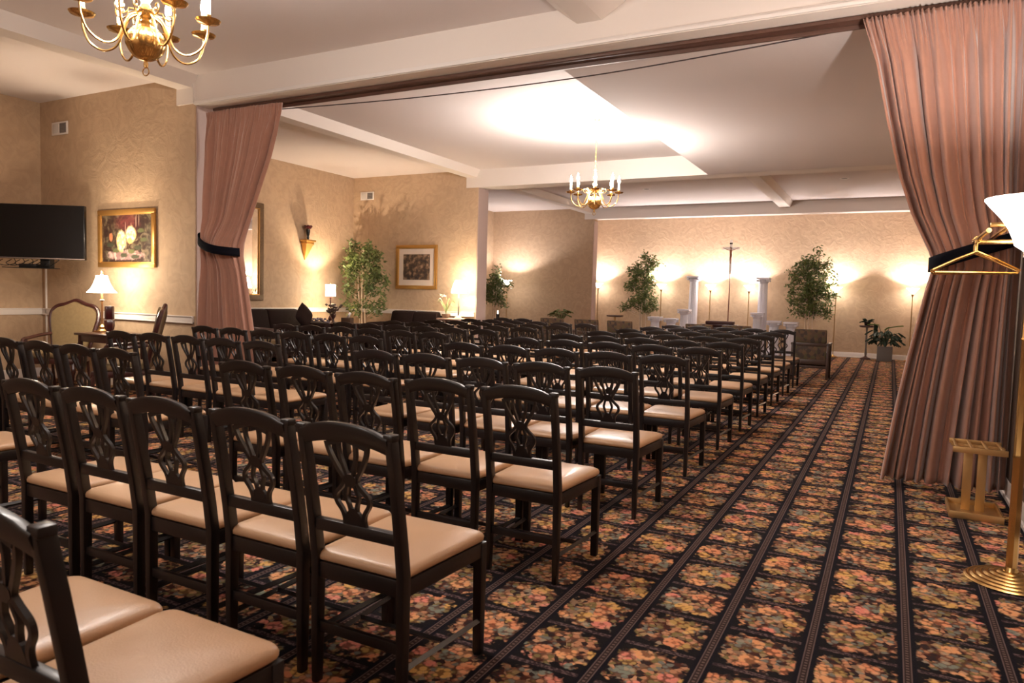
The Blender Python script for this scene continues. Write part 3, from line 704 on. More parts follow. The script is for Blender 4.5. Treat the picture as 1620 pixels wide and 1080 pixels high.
# carved armchairs
def bergere():
    t = thing('armchair', '', 'armchair')
    out = [(-.24, .42), (-.255, .55), (-.29, .72), (-.325, .88), (-.315, .99), (-.25, 1.06), (-.15, 1.085), (-.06, 1.12), (0, 1.14), (.06, 1.12), (.15, 1.085), (.25, 1.06), (.315, .99), (.325, .88), (.29, .72), (.255, .55), (.24, .42)]
    def Y(z): return .25+.20*((z-.4)/.75)
    b = MB().tube([(p.x, Y(p.z), p.z) for p in spline([(x, 0, z) for x, z in out], 4)], .028, 8)
    b.tube([(-.24, .25, .42), (.24, .25, .42)], .026, 8); b.build('back_frame', M_mahog, t)
    poly = [(p.x*.93, p.z if p.z < 1.0 else p.z-.02) for p in spline([(x, 0, z) for x, z in out], 2)]
    n = len(poly); vs = [(x, Y(z)-.035-.03*max(0, 1-(x/.3)**2), z) for x, z in poly]+[(x, Y(z)+.025, z) for x, z in poly]
    fs = [tuple(range(n)), tuple(range(2*n-1, n-1, -1))]+[(i, (i+1) % n, n+(i+1) % n, n+i) for i in range(n)]
    MB().add(vs, fs).build('backrest', M_goldfab, t)
    MB().prism([(-.30, -.32), (.30, -.32), (.33, -.1), (.26, .26), (-.26, .26), (-.33, -.1)], .34, .41, 'z').build('seat_frame', M_mahog, t, bevel=.012)
    MB().prism([(-.28, -.30), (.28, -.30), (.31, -.1), (.24, .24), (-.24, .24), (-.31, -.1)], .41, .50, 'z').build('seat', M_goldfab, t, bevel=.035, seg=3)
    for s in (-1, 1):
        MB().tube(spline([(s*.27, .28, .70), (s*.34, .10, .68), (s*.36, -.10, .66), (s*.37, -.24, .645), (s*.36, -.27, .60), (s*.35, -.22, .57)], 5), .022, 8).build('armrest', M_mahog, t)
        MB().tube(spline([(s*.35, -.22, .63), (s*.345, -.16, .54), (s*.31, -.20, .40)], 5), .020, 8).build('arm_support', M_mahog, t)
        MB().tube(spline([(s*.28, -.28, .36), (s*.30, -.31, .24), (s*.27, -.28, .10), (s*.29, -.32, .0)], 4), [.03]*5+[.02]*5+[.018]*3, 8).build('leg', M_mahog, t)
        MB().tube(spline([(s*.24, .24, .38), (s*.24, .26, .2), (s*.25, .32, 0)], 4), .02, 8).build('leg', M_mahog, t)
    return t
bp_ = bergere(); bp_.location = (-9.50, 5.43, 0); bp_.scale = (.93, .93, 1); bp_.rotation_euler = (0, 0, .60)
bp_['label'] = 'carved wooden armchair with gold upholstery facing the room under the television'; bp_['group'] = 'carved gold armchairs'
dup(bp_, (-7.66, 5.08, 0), -.72, 'carved wooden armchair seen from the side below the rose painting', 'carved gold armchairs')
dup(bp_, (-9.35, 8.75, 0), 2.5, 'gold upholstered armchair showing at the edge of the left curtain', 'carved gold armchairs')

# side table, lamp and maroon vase
def rect_table(name, label, loc, rz, w, d, h, mt=M_mahog):
    t = thing(name, label, 'table', loc, rz)
    MB().box(-w/2, w/2, -d/2, d/2, h-.03, h).build('tabletop', mt, t, bevel=.008)
    MB().box(-w/2+.04, w/2-.04, -d/2+.04, d/2-.04, h-.11, h-.03).build('apron', mt, t, bevel=.003)
    for sx in (-1, 1):
        for sy in (-1, 1):
            x, y = sx*(w/2-.055), sy*(d/2-.055)
            MB().lathe([(.014, 0), (.02, .08), (.018, h*.5), (.028, h-.12), (.028, h-.03)], 8, c=(x, y, 0)).build('leg', mt, t)
    return t
rect_table('side_table', 'dark mahogany side table between the two carved armchairs', (-8.68, 5.58, 0), 0, .68, .55, .755)
def table_lamp(label, loc, shade_prof, stem, flute=0):
    t = thing('table_lamp', label, 'table lamp', loc)
    return t
t = thing('table_lamp', 'table lamp with white bell shade on the mahogany side table', 'table lamp', (-8.90, 5.60, .755))
MB().prism([(-.07, -.07), (.07, -.07), (.07, .07), (-.07, .07)], 0, .02, 'z').lathe([(.06, .02), (.05, .035), (.03, .05), (.045, .07), (.03, .085), (.018, .10)], 20).build('base', M_brassd, t, bevel=0)
MB().lathe([(.018, .09), (.014, .12), (.013, .38), (.022, .40), (.03, .41), (.012, .42), (.012, .50)], 14).build('stem', mat('amber_stem', (.22, .10, .04), .3), t)
MB().lathe([(.17, .505), (.128, .55), (.098, .61), (.076, .67), (.064, .72), (.062, .72), (.074, .67), (.096, .61), (.126, .55), (.167, .506)], 8*4, flute=8, fa=.04).build('lamp_shade', M_shade, t)
MB().lathe([(.004, .70), (.02, .74), (.012, .755), (.016, .77), (.0, .785)], 12).build('finial', M_brassd, t)
point((-8.90, 5.60, .755+.61), 40, TABLE, .02); point((-8.90, 5.56, .755+.86), 3, TABLE, .03); point((-8.90, 5.30, 1.95), 10, TABLE, .08)  # last two are fill lights added outside the shade to brighten the alcove
# unseen fill light added behind the camera, standing in for lamps out of view
point((-3.86, -3.2, 3.1), 55, WARM, .3)
t = thing('decorative_vase', 'stacked maroon vase standing beside the bell-shaded lamp', 'vase', (-8.50, 5.44, .755))
MB().lathe([(.0, 0), (.04, .0), (.022, .03), (.05, .06), (.058, .10), (.058, .16), (.05, .175)], 6).build('foot', M_maroon, t)
MB().lathe([(.05, .178), (.055, .185), (.055, .33), (.05, .345), (0, .345)], 10, flute=5, fa=.03).build('body', M_maroon, t)
MB().lathe([(.052, .168), (.056, .172), (.056, .18), (.052, .184)], 10).build('band', M_trim, t)

# ------------------------------------------------------------------ middle bay: sofa, loveseat, lamps, ficus
def sofa(name, label, loc, rz, w, n, low=0):
    t = thing(name, label, 'sofa', loc, rz)
    MB().box(-w/2+.16, w/2-.16, -.44, .40, .12, .30).build('base', M_sofa, t, bevel=.02)
    for s in (-1, 1):
        MB().box(s*(w/2-.09)-.09, s*(w/2-.09)+.09, -.44, .42, .08, .64).tube([(s*(w/2-.09), -.46, .62), (s*(w/2-.09), .40, .64)], .11, 14).build('armrest', M_sofa, t, bevel=.03)
    sw = (w-.36)/n
    for i in range(n):
        x = -w/2+.18+sw*i
        MB().box(x+.01, x+sw-.01, -.44, .18, .30, .46).build('seat_cushion', M_sofa, t, bevel=.045, seg=3)
        MB().prism([(.10, .44), (.32, .44), (.42, .95), (.36, .985), (.24, .97)], x+.005, x+sw-.005, 'x').build('back_cushion', M_sofa, t, bevel=.045, seg=3)
    MB().prism([(.28, .1), (.44, .1), (.46, .90), (.40, .92)], -w/2+.1, w/2-.1, 'x').build('backrest', M_sofa, t, bevel=.03)
    return t
sofa('sofa', 'long dark brown sofa against the left wall under the mirror', (-10.42, 10.0, 0), PI/2, 2.0, 2)
sofa('loveseat', 'dark brown loveseat below the gold-framed print', (-9.02, 12.28, 0), 0, 1.55, 2)
MB_ = MB(); 
def cushion(label, loc, rot, s=.42):
    def P(u, v):
        a, b_ = 2*u-1, 2*v-1; return (a*s/2*(1-.08*b_*b_), 0, b_*s/2*(1-.08*a*a))
    def bulge(u, v, sg): 
        x, y, z = P(u, v); k = (1-(2*u-1)**4)*(1-(2*v-1)**4); return (x, sg*.07*k**.6, z)
    b = MB().grid(lambda u, v: bulge(u, v, 1), 14, 14).grid(lambda u, v: bulge(u, v, -1), 14, 14)
    o = b.build('throw_pillow', M_sofa, None, angle=180); o.location = loc; o.rotation_euler = rot; tag(o, label, 'pillow')
cushion('dark brown throw pillow propped point-up on the long sofa', (-10.22, 10.52, .86), (-.2, .72, PI/2))
rect_table('side_table', 'low dark table in the corner before the tall ficus', (-10.28, 11.55, 0), 0, .95, .70, .70)
# drum shade lamp
t = thing('table_lamp', 'table lamp with narrow white drum shade in front of the corner ficus', 'table lamp', (-10.48, 11.55, .70))
MB().lathe([(.0, 0), (.08, 0), (.07, .02), (.03, .04), (.05, .08), (.035, .12), (.02, .14)], 16).build('base', M_mahog, t)
MB().lathe([(.014, .12), (.012, .50), (.02, .51), (.02, .53)], 10).build('stem', M_mahog, t)
MB().lathe([(.105, .56), (.098, .68), (.105, .80), (.103, .80), (.096, .68), (.103, .56)], 24, flute=6, fa=.02).build('lamp_shade', M_shade, t)
MB().lathe([(.004, .78), (.012, .82), (.0, .85)], 8).build('finial', M_brassd, t)
point((-10.48, 11.55, 1.40), 55, TABLE, .02)
# dried flower arrangement, tissue box, magazine pile
t = thing('flower_vase', 'dark urn of dried brown flowers beneath the drum-shade lamp', 'flower vase', (-10.28, 11.42, .70))
MB().lathe([(.0, 0), (.07, 0), (.03, .03), (.02, .08), (.05, .13), (.06, .18), (.05, .2)], 14).build('urn', M_mahog, t)
b = MB()
for k in range(34):
    a = rc.uniform(0, 2*PI); r = rc.uniform(0, .17); z = rc.uniform(.22, .40)
    b.lathe([(0, -.03), (.028, -.01), (.032, .01), (0, .03)], 6, c=(r*math.cos(a), r*math.sin(a), z)); 
    if k % 3 == 0: b.tube([(0, 0, .18), (r*math.cos(a), r*math.sin(a), z)], .004, 4)
b.build('dried_flowers', mat('dried_flower', (.06, .03, .02), .8, noise=.5, nscale=30), t)
t = thing('tissue_box', 'brown tissue box with a white tissue sticking out', 'tissue box', (-9.97, 11.50, .70), .2)
MB().box(-.11, .11, -.07, .07, 0, .12).build('box', mat('box_brown', (.08, .045, .03), .6), t, bevel=.004)
MB().add([(-.03, 0, .12), (.04, .01, .12), (.09, 0, .22), (.05, .0, .24), (.02, .03, .17)], [(0, 1, 2, 3), (0, 3, 4)]).build('tissue', M_white, t, solid=.002)
b = MB()
for k in range(26):
    a = rc.uniform(0, 2*PI); x, y = rc.uniform(-.18, .15), rc.uniform(-.10, .07)
    b.lathe([(0, -.02), (.03, 0), (.022, .02), (0, .025)], 6, c=(x, y, .05+rc.uniform(-.02, .03)))
o = b.box(-.19, .18, -.10, .09, 0, .03).build('potpourri_tray', mat('potpourri', (.14, .12, .16), .8, noise=.8, nscale=40)); o.location = (-10.02, 10.98-.0, .70)
o.location = (-10.54, 11.34, .70); tag(o, 'tray of grey-blue dried potpourri at the left of the corner table', 'potpourri tray')

def leafmesh(b, c, size, rn, droop=.3):
    # a pointed leaf, folded along its midrib
    d = Vector((rn.gauss(0, 1), rn.gauss(0, 1), rn.gauss(-droop, .6))).normalized(); s_ = d.cross(Vector((rn.gauss(0, 1), rn.gauss(0, 1), rn.gauss(0, 1)))).normalized(); n = d.cross(s_)
    L, W = size, size*.40; c = Vector(c)
    b.add([c, c+d*L*.45+s_*W*.5+n*W*.12, c+d*L, c+d*L*.45-s_*W*.5+n*W*.12, c+d*L*.45], [(0, 1, 4), (1, 2, 4), (2, 3, 4), (3, 0, 4)])
def ficus(label, loc, seed, lobes, trunks, nleaf, ls=.075, pot=True, h=2.5):
    rn = random.Random(seed); t = thing('ficus_tree', label, 'tree', loc)
    MB().lathe([(.0, 0), (.13, 0), (.17, .26), (.18, .30), (.165, .30), (.16, .27), (0, .26)], 24).build('pot', mat('basket', (.14, .08, .04), .8, noise=.4, nscale=40), t)
    b = MB()
    for (x0, x1, x2, top) in trunks:
        y = rn.uniform(-.05, .05)
        b.tube(spline([(x0, y, .25), (lerp(x0, x1, .5)+rn.uniform(-.02, .02), y+rn.uniform(-.03, .03), .9), (x1, y, 1.5), (x2, y+rn.uniform(-.06, .06), top)], 5), [.016-.010*i/15 for i in range(16)], 7)
    b.build('trunk', M_bark, t)
    b = MB(); br = MB(); tw = sum(l[3]*l[4] for l in lobes)
    for (cx, cy, cz, rx, rz) in lobes:
        k = int(nleaf*rx*rz/tw); tc_ = []
        for j in range(max(3, k//26)):
            a = rn.uniform(0, 2*PI); q = rn.random()**.5; tc_.append((cx+rx*q*math.cos(a)*.9, cy+rx*.5*q*math.sin(a), cz+rz*rn.uniform(-.85, .85)))
        for p in tc_: br.tube([(cx*.5, cy*.5, p[2]-.15), p], [.006, .003], 4)
        for j in range(k):
            p = rn.choice(tc_); leafmesh(b, (p[0]+rn.gauss(0, .055), p[1]+rn.gauss(0, .04), p[2]+rn.gauss(0, .065)), ls*rn.uniform(.7, 1.25), rn)
    br.build('branches', M_bark, t); b.build('foliage', M_leaf, t, smooth=False)
    return t
ficus('tall ficus tree in the corner behind the drum-shade lamp', (-10.22, 12.25, 0), 11,
      [(-.12, 0, 2.22, .30, .20), (-.32, 0, 1.98, .26, .16), (.30, 0, 2.12, .32, .20), (.02, 0, 1.92, .32, .18), (-.36, 0, 1.66, .26, .13), (.34, 0, 1.76, .34, .20), (.36, 0, 1.42, .30, .14), (-.30, 0, 1.36, .22, .10), (-.20, 0, 1.04, .26, .12), (.32, 0, 1.02, .30, .13), (-.34, 0, 2.42, .14, .06), (.58, 0, 1.55, .10, .06)],
      [(-.05, -.10, -.12, 2.2), (.03, .0, .02, 2.3), (.10, .08, .14, 2.2)], 2700, .10)
ficus('slim ficus tree at the left of the far wall', (-6.36, 20.15, 0), 12,
      [(-.02, 0, 2.35, .26, .22), (-.28, 0, 2.18, .22, .14), (.22, 0, 2.38, .18, .14), (-.05, 0, 1.95, .34, .22), (-.50, 0, 1.78, .22, .10), (.05, 0, 1.55, .36, .22), (-.1, 0, 1.22, .38, .16), (.18, 0, 1.14, .26, .10), (-.48, 0, 1.12, .18, .08), (0, 0, 2.66, .08, .14)],
      [(-.10, -.12, -.06, 2.3), (-.02, -.02, .05, 2.6), (.08, .06, .12, 2.2)], 3000, .10)
ficus('full bushy ficus tree at the right of the far wall', (-1.86, 20.15, 0), 13,
      [(-.15, 0, 2.38, .36, .20), (.15, 0, 2.25, .36, .24), (-.25, 0, 2.0, .36, .24), (.20, 0, 1.90, .42, .26), (-.15, 0, 1.6, .38, .26), (.22, 0, 1.5, .40, .24), (-.15, 0, 1.25, .36, .16), (.30, 0, 1.2, .34, .14), (.15, 0, 2.68, .06, .14)],
      [(-.12, -.10, -.05, 2.3), (-.02, .0, .05, 2.6), (.08, .10, .14, 2.3)], 4200, .10)
ficus('small ficus tree half hidden behind the middle pillar', (-10.32, 18.3, 0), 14,
      [(.05, 0, 2.0, .22, .16), (.0, 0, 1.72, .30, .20), (.28, 0, 1.62, .26, .14), (.0, 0, 1.40, .34, .18), (.22, 0, 1.20, .28, .14), (-.2, 0, 1.5, .3, .3)],
      [(0, .02, .05, 2.0), (.06, .1, .1, 1.8)], 1800, .095)

# wall bracket with a rose vase
t = thing('wall_bracket', 'carved gold wall bracket shelf between the mirror and the corner ficus', 'wall bracket', (XL, 11.26, 2.02))
b = MB().box(0, .20, -.14, .14, .36, .40).box(0, .17, -.11, .11, .30, .36)
b.build('shelf', M_gold, t, bevel=.008)
MB().add([(0, -.10, .30), (0, .10, .30), (.15, .10, .30), (.15, -.10, .30), (0, -.03, .05), (0, .03, .05), (.05, .03, .05), (.05, -.03, .05), (0, 0, -.02), (.02, 0, -.02)],
         [(0, 1, 2, 3), (0, 4, 5, 1), (1, 5, 6, 2), (2, 6, 7, 3), (3, 7, 4, 0), (4, 8, 5), (5, 8, 9, 6), (6, 9, 7), (7, 9, 8, 4)]).build('scroll', M_gold, t)
t = thing('bud_vase', 'dark vase of deep red roses on the gold wall bracket', 'vase', (XL+.10, 11.26, 2.42))
MB().lathe([(0, 0), (.035, 0), (.02, .02), (.028, .05), (.02, .07), (.035, .12), (.045, .20), (.04, .22)], 14).build('vase', M_black, t)
b = MB()
for k in range(9):
    a = 2*PI*k/8; r = .055 if k < 8 else 0
    b.lathe([(0, -.03), (.03, -.015), (.036, .01), (.02, .03), (0, .025)], 8, c=(r*math.cos(a), r*math.sin(a), .255+.02*(k % 2)))
b.build('roses', M_maroon, t)

# orchid table by the pillar
t = thing('side_table', 'small pale-topped side table against the wall beside the pillar', 'table', (-7.95, 12.42, 0))
MB().box(-.30, .30, -.18, .18, .84, .87).build('tabletop', mat('pale_marble', (.62, .42, .34), .3), t, bevel=.008)
MB().box(-.26, .26, -.15, .15, .76, .84).build('apron', M_mahog, t, bevel=.004)
for sx in (-1, 1):
    for sy in (-1, 1): MB().box(sx*.24-.02, sx*.24+.02, sy*.13-.02, sy*.13+.02, 0, .76).build('leg', M_mahog, t, bevel=.004)
t = thing('table_lamp', 'slender column lamp with glowing shade beside the orchid, near the pillar', 'table lamp', (-7.83, 12.42, .87))
MB().lathe([(0, 0), (.07, 0), (.075, .02), (.04, .045), (.018, .06)], 16).build('base', mat('cream_ceramic', (.6, .45, .32), .4), t)
MB().lathe([(.016, .05), (.016, .50)], 12).build('stem', mat('grey_stem', (.12, .11, .10), .4), t)
MB().lathe([(.16, .52), (.14, .60), (.11, .70), (.08, .78), (.078, .78), (.108, .70), (.138, .60), (.157, .52)], 28).build('lamp_shade', mat('bright_shade', (.95, .9, .8), .7, emis=(1, .90, .72), es=9), t)
point((-7.83, 12.46, 1.56), 18, TABLE, .03); point((-7.83, 12.42, 1.74), 5, TABLE, .04)
t = thing('potted_orchid', 'potted white orchid with long leaves beside the slender lamp', 'potted plant', (-8.12, 12.40, .87))
MB().lathe([(0, 0), (.055, 0), (.09, .05), (.095, .09), (.085, .09), (0, .07)], 16).build('pot', mat('basket_pot', (.14, .09, .06), .8), t)
b = MB()
for k in range(7):
    a = k*.9; r = .10+.03*(k % 3); z = .30+.05*(k % 3)
    b.tube(spline([(0, 0, .08), (r*.3*math.cos(a), r*.3*math.sin(a), .2), (r*math.cos(a), r*math.sin(a), z), (r*1.5*math.cos(a), r*1.5*math.sin(a), z-.04)], 4), [.010]*4+[.012]*5+[.008, .006, .004, .002], 5, sq=(.3, 1.2))
b.tube(spline([(0, 0, .08), (.02, 0, .35), (-.05, 0, .48), (-.16, 0, .52)], 5), .004, 5)
b.build('leaves', mat('orchid_leaf', (.10, .13, .05), .5), t)
b = MB()
for k in range(9):
    leafmesh(b, (-.03-.016*k, 0, .44+.008*k), .06, rc); leafmesh(b, (-.03-.016*k, 0, .44+.008*k), .06, rc)
b.build('blossoms', mat('blossom', (.85, .75, .68), .6), t)

# candle stand at the pillar
t = thing('candle_stand', 'thin dark candle stand with a lit tip beside the middle pillar', 'candle stand', (-7.42, 13.35, 0))
MB().lathe([(0, 0), (.10, 0), (.03, .03), (.014, .06), (.014, .78), (.035, .80), (.035, .98), (.0, .98)], 12).build('stand', M_black, t)
MB().lathe([(.012, .98), (.012, 1.03), (.0, 1.05)], 10).build('bulb', M_shade, t)

# ------------------------------------------------------------------ stage by the far wall
def column(label, x, y, h, r, group):
    t = thing('display_column', label, 'column', (x, y, 0), 0, group)
    MB().box(-r*1.35, r*1.35, -r*1.35, r*1.35, 0, .05).lathe([(r*1.25, .05), (r*1.3, .075), (r*1.1, .10)], 24).build('plinth', M_white, t)
    MB().lathe([(r, .10), (r*.98, h*.5), (r*.88, h-.16)], 48, flute=16, fa=.035).build('shaft', M_white, t)
    b = MB().lathe([(r*.9, h-.16), (r*1.05, h-.13), (r*1.15, h-.10), (r*1.25, h-.06)], 24)
    for sx in (-1, 1):
        for sy in (-1, 1): b.lathe([(0, -.03), (r*.32, -.02), (r*.32, .02), (0, .03)], 12, c=(sx*r*1.05, sy*r*1.05, h-.085))
    b.box(-r*1.35, r*1.35, -r*1.35, r*1.35, h-.05, h).build('capital', M_white, t)
COLS = [('tall white fluted column left of the processional cross', -4.93, 20.2, 2.06, .125),
        ('tall white fluted column right of the processional cross', -3.06, 20.2, 2.04, .125),
        ('short white pedestal behind the left ficus tree trunk', -5.93, 19.95, .89, .13),
        ('lowest white pedestal, between the left ficus and the tall left column', -5.47, 19.95, .86, .13),
        ('waist-high white pedestal in front of the tall left column', -5.05, 19.75, 1.13, .12),
        ('waist-high white pedestal in front of the tall right column', -3.10, 19.75, 1.10, .12),
        ('short white pedestal just right of the tall right column', -2.70, 19.95, .90, .13),
        ('short white pedestal just left of the right ficus tree', -2.28, 19.95, .88, .13)]
for c in COLS: column(*c, group='white plaster columns')
# processional cross
t = thing('processional_cross', 'tall processional crucifix on a thin wooden pole at the centre of the far wall', 'crucifix', (-3.96, 20.25, 0))
M_oak = mat('pole_wood', (.20, .07, .035), .4)
MB().lathe([(.0, 0), (.16, 0), (.14, .03), (.03, .06), (.02, .12)], 20).build('base', M_brassd, t)
MB().lathe([(.016, .08), (.014, 2.15), (.02, 2.16)], 10).build('pole', M_oak, t)
M_silv = mat('pale_metal', (.88, .82, .76), .4)
MB().box(-.036, .036, -.012, .012, 2.14, 3.07).box(-.23, .23, -.012, .012, 2.80, 2.875).build('cross', M_silv, t, bevel=.004)
MB().box(-.036, .036, -.018, -.010, 2.955, 2.99).build('title_plate', M_black, t)
b = MB()
b.tube(spline([(-.20, -.03, 2.855), (-.10, -.035, 2.80), (0, -.035, 2.775), (.10, -.035, 2.80), (.20, -.03, 2.855)], 4), [.008]*4+[.011]*9+[.008]*4, 7)
b.tube(spline([(0, -.035, 2.80), (0, -.04, 2.72), (.006, -.04, 2.64), (-.008, -.045, 2.54), (.0, -.035, 2.42)], 4), [.026, .03, .032, .030, .026, .024, .026, .030, .030, .027, .024, .02, .018, .016, .013, .011, .010], 8)
b.lathe([(0, -.03), (.02, -.01), (.022, .01), (0, .03)], 10, c=(0, -.045, 2.835)).build('corpus', mat('bronze', (.20, .08, .04), .4, .5), t)
# kneeler
t = thing('kneeler', 'dark mahogany kneeler with padded top below the crucifix', 'kneeler', (-3.75, 18.2, 0))
MB().box(-.46, .46, -.12, .12, .76, .80).build('shelf', M_mahog, t, bevel=.006)
MB().box(-.34, .34, -.10, .12, .80, .88).build('arm_pad', mat('maroon_pad', (.06, .012, .012), .5), t, bevel=.02, seg=3)
MB().box(-.40, .40, -.02, .02, .12, .76).build('front_panel', M_mahog, t, bevel=.004)
for s in (-1, 1): MB().box(s*.42-.03, s*.42+.03, -.10, .10, 0, .76).build('leg', M_mahog, t, bevel=.005)
MB().box(-.42, .42, .10, .45, .12, .20).build('knee_pad', mat('maroon_pad', (.06, .012, .012), .5), t, bevel=.02)
# small tables
def ped_table(label, loc, w, h, name='pedestal_table'):
    t = thing(name, label, 'table', loc)
    MB().lathe([(0, h-.05), (w*.8, h-.05), (w, h-.03), (w, h), (0, h)], 30).build('tabletop', M_mahog, t)
    MB().lathe([(.02, .06), (.03, .15), (.02, .3), (.028, h*.6), (.018, h*.8), (.03, h-.05)], 14).build('pedestal', M_brassd if 'left' in label else mat('grey_column', (.16, .13, .11), .5), t)
    MB().lathe([(0, 0), (.13, 0), (.12, .03), (.05, .06), (.02, .08)], 20).build('base', M_mahog, t)
ped_table('small round dark pedestal table at the left of the far wall', (-7.20, 20.1, 0), .25, .885)
ped_table('small dark pedestal table holding a trailing plant, right of the far wall', (-.50, 20.25, 0), .18, .86)
def broad(b, base, tip, w, rn):
    base, tip = Vector(base), Vector(tip); d = tip-base; s_ = d.cross(Vector((0, 0, 1))).normalized(); up_ = s_.cross(d).normalized(); n = 7; vs = []; fs = []
    for i in range(n):
        t_ = i/(n-1); c = base+d*t_+Vector((0, 0, -.12*d.length*t_*t_)); ww = w*math.sin(PI*(t_*.9+.07))**.8*(1 if i % 2 else .82)
        vs += [c-s_*ww/2+up_*.02, c-up_*.005, c+s_*ww/2+up_*.02]
    for i in range(n-1):
        for k in range(2): fs.append((i*3+k, i*3+k+1, (i+1)*3+k+1, (i+1)*3+k))
    b.add(vs, fs)
t = thing('trailing_plant', 'dark trailing plant on the small pedestal table beside the potted monstera', 'potted plant', (-.50, 20.25, .862))
MB().lathe([(0, 0), (.06, 0), (.08, .09), (.07, .09), (0, .08)], 16).build('pot', M_black, t)
b = MB(); rn = random.Random(4)
for k in range(26):
    a = rn.uniform(0, 2*PI); r = rn.uniform(.08, .20); broad(b, (r*.4*math.cos(a), r*.4*math.sin(a), .10), (r*math.cos(a), r*math.sin(a), rn.uniform(.06, .19)), .06, rn)
for k in range(16):
    a = rn.uniform(-.6, .4); z = -.03*k; broad(b, (.15, -.12, z+.05), (.15+.10*math.cos(a), -.14, z-.02), .05, rn)
b.build('leaves', M_leafd, t)
t = thing('potted_monstera', 'large-leaved monstera in a grey square pot at the right of the far wall', 'potted plant', (-.07, 19.95, 0))
MB().prism([(-.17, -.17), (.17, -.17), (.17, .17), (-.17, .17)], 0, .36, 'z').build('pot', mat('grey_pot', (.17, .155, .145), .7), t, bevel=.008)
b = MB(); st = MB(); rn = random.Random(21)
for k in range(26):
    a = 2*PI*k/26*3.1; r = rn.uniform(.20, .40); z = rn.uniform(.42, .74); base = (r*.75*math.cos(a), r*.75*math.sin(a)*.7, z+.04)
    st.tube(spline([(0, 0, .34), (r*.3*math.cos(a), r*.2*math.sin(a), z*.8+.1), base], 4), .008, 5)
    for q in (-.5, 0, .5): broad(b, base, (base[0]+.17*math.cos(a+q), base[1]+.16*math.sin(a+q), z-.05), .07, rn)
b.build('leaves', M_leafd, t)
b = MB()
for (x, z, dx) in ((-.16, .88, -.26), (.06, .82, .32), (-.02, .76, .10)):
    st.tube(spline([(0, 0, .34), (x*.5, 0, .6), (x, 0, z)], 4), .008, 5); broad(b, (x, 0, z), (x+dx, -.03, z+.10 if dx > 0 else z+.04), .13, rn)
b.build('young_leaves', M_leafl, t); st.build('stems', M_leafd, t)
# low plant behind the left armchairs
t = thing('potted_plant', 'low broad-leaved plant on a stand behind the tapestry armchairs', 'potted plant', (-7.75, 17.4, 0))
MB().lathe([(0, 0), (.14, 0), (.03, .04), (.03, .50), (.12, .54), (.14, .70), (.12, .70), (0, .66)], 18).build('stand', M_mahog, t)
b = MB(); rn = random.Random(6)
for k in range(24):
    a = 2*PI*k/24; r = rn.uniform(.15, .30); z = rn.uniform(.85, 1.05)
    b.tube([(0, 0, .68), (r*.7*math.cos(a), r*.5*math.sin(a), z)], .006, 4)
    broad(b, (r*.6*math.cos(a), r*.6*math.sin(a), z), (r*1.35*math.cos(a), r*1.2*math.sin(a), z-.04), .12, rn)
b.build('leaves', M_leaf, t)
# recessed lights / detector
for (x, y, lab) in ((-5.18, 16.31, 'small recessed ceiling light above the front armchairs, left one'), (-.97, 16.15, 'small recessed ceiling light near the right curtain, right one')):
    t = thing('recessed_light', lab, 'ceiling light', (x, y, ZC), 0)
    MB().lathe([(.055, -.001), (.085, -.008), (.10, -.002), (.10, 0)], 24).build('rim', M_trim, t)
    MB().lathe([(0, -.004), (.058, -.004)], 20).build('lens', mat('lens_grey', (.2, .17, .16), .4), t)

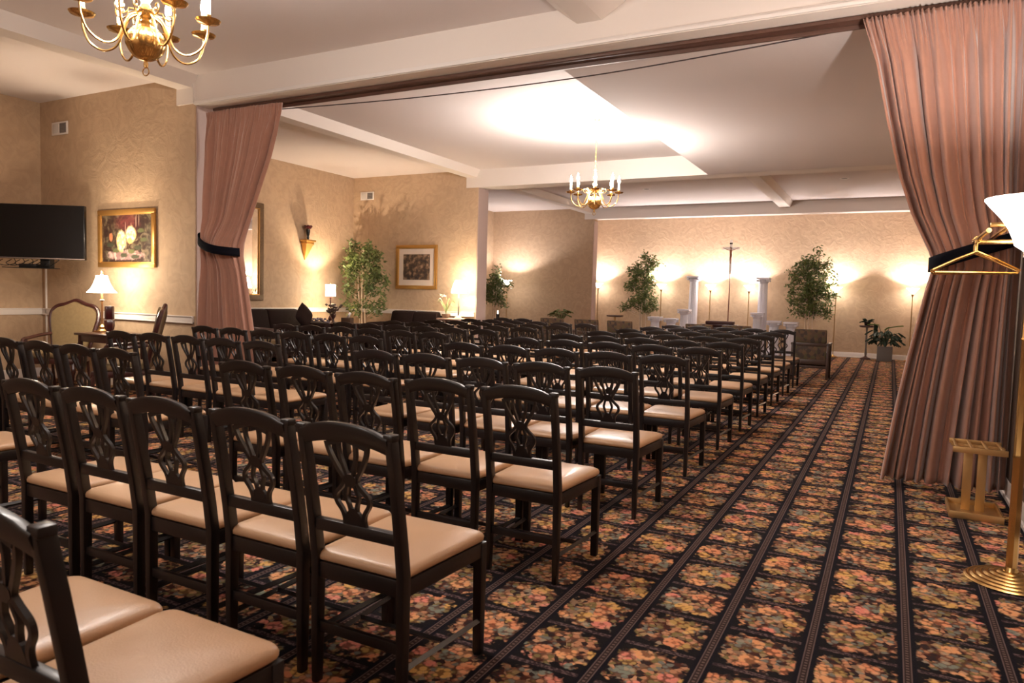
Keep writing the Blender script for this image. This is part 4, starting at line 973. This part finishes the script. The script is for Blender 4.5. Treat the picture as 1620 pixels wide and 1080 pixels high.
# ------------------------------------------------------------------ brass umbrella stand, coat rack and hangers at the right
t = thing('umbrella_stand', 'brass umbrella stand with slotted top and tray before the right curtain', 'umbrella stand', (.555, 5.55, 0))
M_sat = mat('satin_brass', (.72, .48, .22), .42, .9)
w, d = .30, .38
b = MB().box(-w/2, w/2, -d/2, -d/2+.012, 0.0, .045).box(-w/2, w/2, d/2-.012, d/2, 0.0, .045).box(-w/2, -w/2+.012, -d/2+.012, d/2-.012, 0, .045).box(w/2-.012, w/2, -d/2+.012, d/2-.012, 0, .045)
b.box(-w/2+.012, w/2-.012, -d/2+.012, d/2-.012, .004, .012); b.build('tray', M_sat, t, bevel=.002)
for x in (-.045, .035): MB().box(x-.026, x+.026, .02, .034, .012, .45).build('post', M_sat, t, bevel=.002)
MB().box(-w/2, w/2, -.17, -.155, .425, .463).build('front_bar', M_sat, t, bevel=.002)
MB().box(-w/2, w/2, .155, .17, .43, .463).build('back_bar', M_sat, t, bevel=.002)
b = MB()
for k in range(4): x = -w/2+.025+k*(w-.05)/3; b.tube([(x, -.16, .455), (x, .16, .455)], .009, 8)
b.tube([(-w/2, -.03, .448), (w/2, -.03, .448)], .005, 6).tube([(-w/2, .03, .448), (w/2, .03, .448)], .005, 6); b.build('cross_bars', M_sat, t)
t = thing('coat_rack', 'brass wall coat rack with rods, partly behind the large glass lamp', 'coat rack', (XR, 5.20, 1.745))
for z, x0 in ((.0, -.40), (.10, -.33)):
    MB().box(x0, 0, -.18, -.155, z-.013, z+.013).build('bracket', M_brass, t, bevel=.002)
for x, z in ((-.387, .018), (-.29, .045), (-.17, .03)):
    MB().tube([(x, -.72, z), (x, .02, z)], .013, 10).build('rod', M_brass, t)
MB().box(-.02, 0, -.75, 0, -.05, .15).build('wall_plate', M_brass, t, bevel=.003)
def hanger(label, y, dx, tilt):
    b = MB(); pts = [(-.215, 0, -.175), (-.10, 0, -.115), (0, 0, -.07), (.10, 0, -.115), (.215, 0, -.175), (.205, 0, -.188), (-.205, 0, -.188)]
    b.tube(pts, .0065, 7, closed=True)
    hook = [(0, 0, -.07), (0, 0, -.035)]+[(.018*math.cos(a), 0, -.005+.018*math.sin(a)) for a in [-PI/2+k*PI/8 for k in range(11)]]
    b.tube(hook, .0035, 6)
    o = b.build('coat_hanger', M_brass); o.location = (.433+dx, y+.34, 1.764); o.scale = (1.05, 1.05, 1.05); o.rotation_euler = (0, 0, tilt); tag(o, label, 'coat hanger', 'brass coat hangers on the rack'); return o
hanger('brass coat hanger on the rack rod, nearest the camera', 4.68, 0, .20)
hanger('brass coat hanger on the rack rod, in the middle of the three', 4.77, 0, .0)
hanger('brass coat hanger on the rack rod, farthest from the camera', 4.86, 0, -.20)
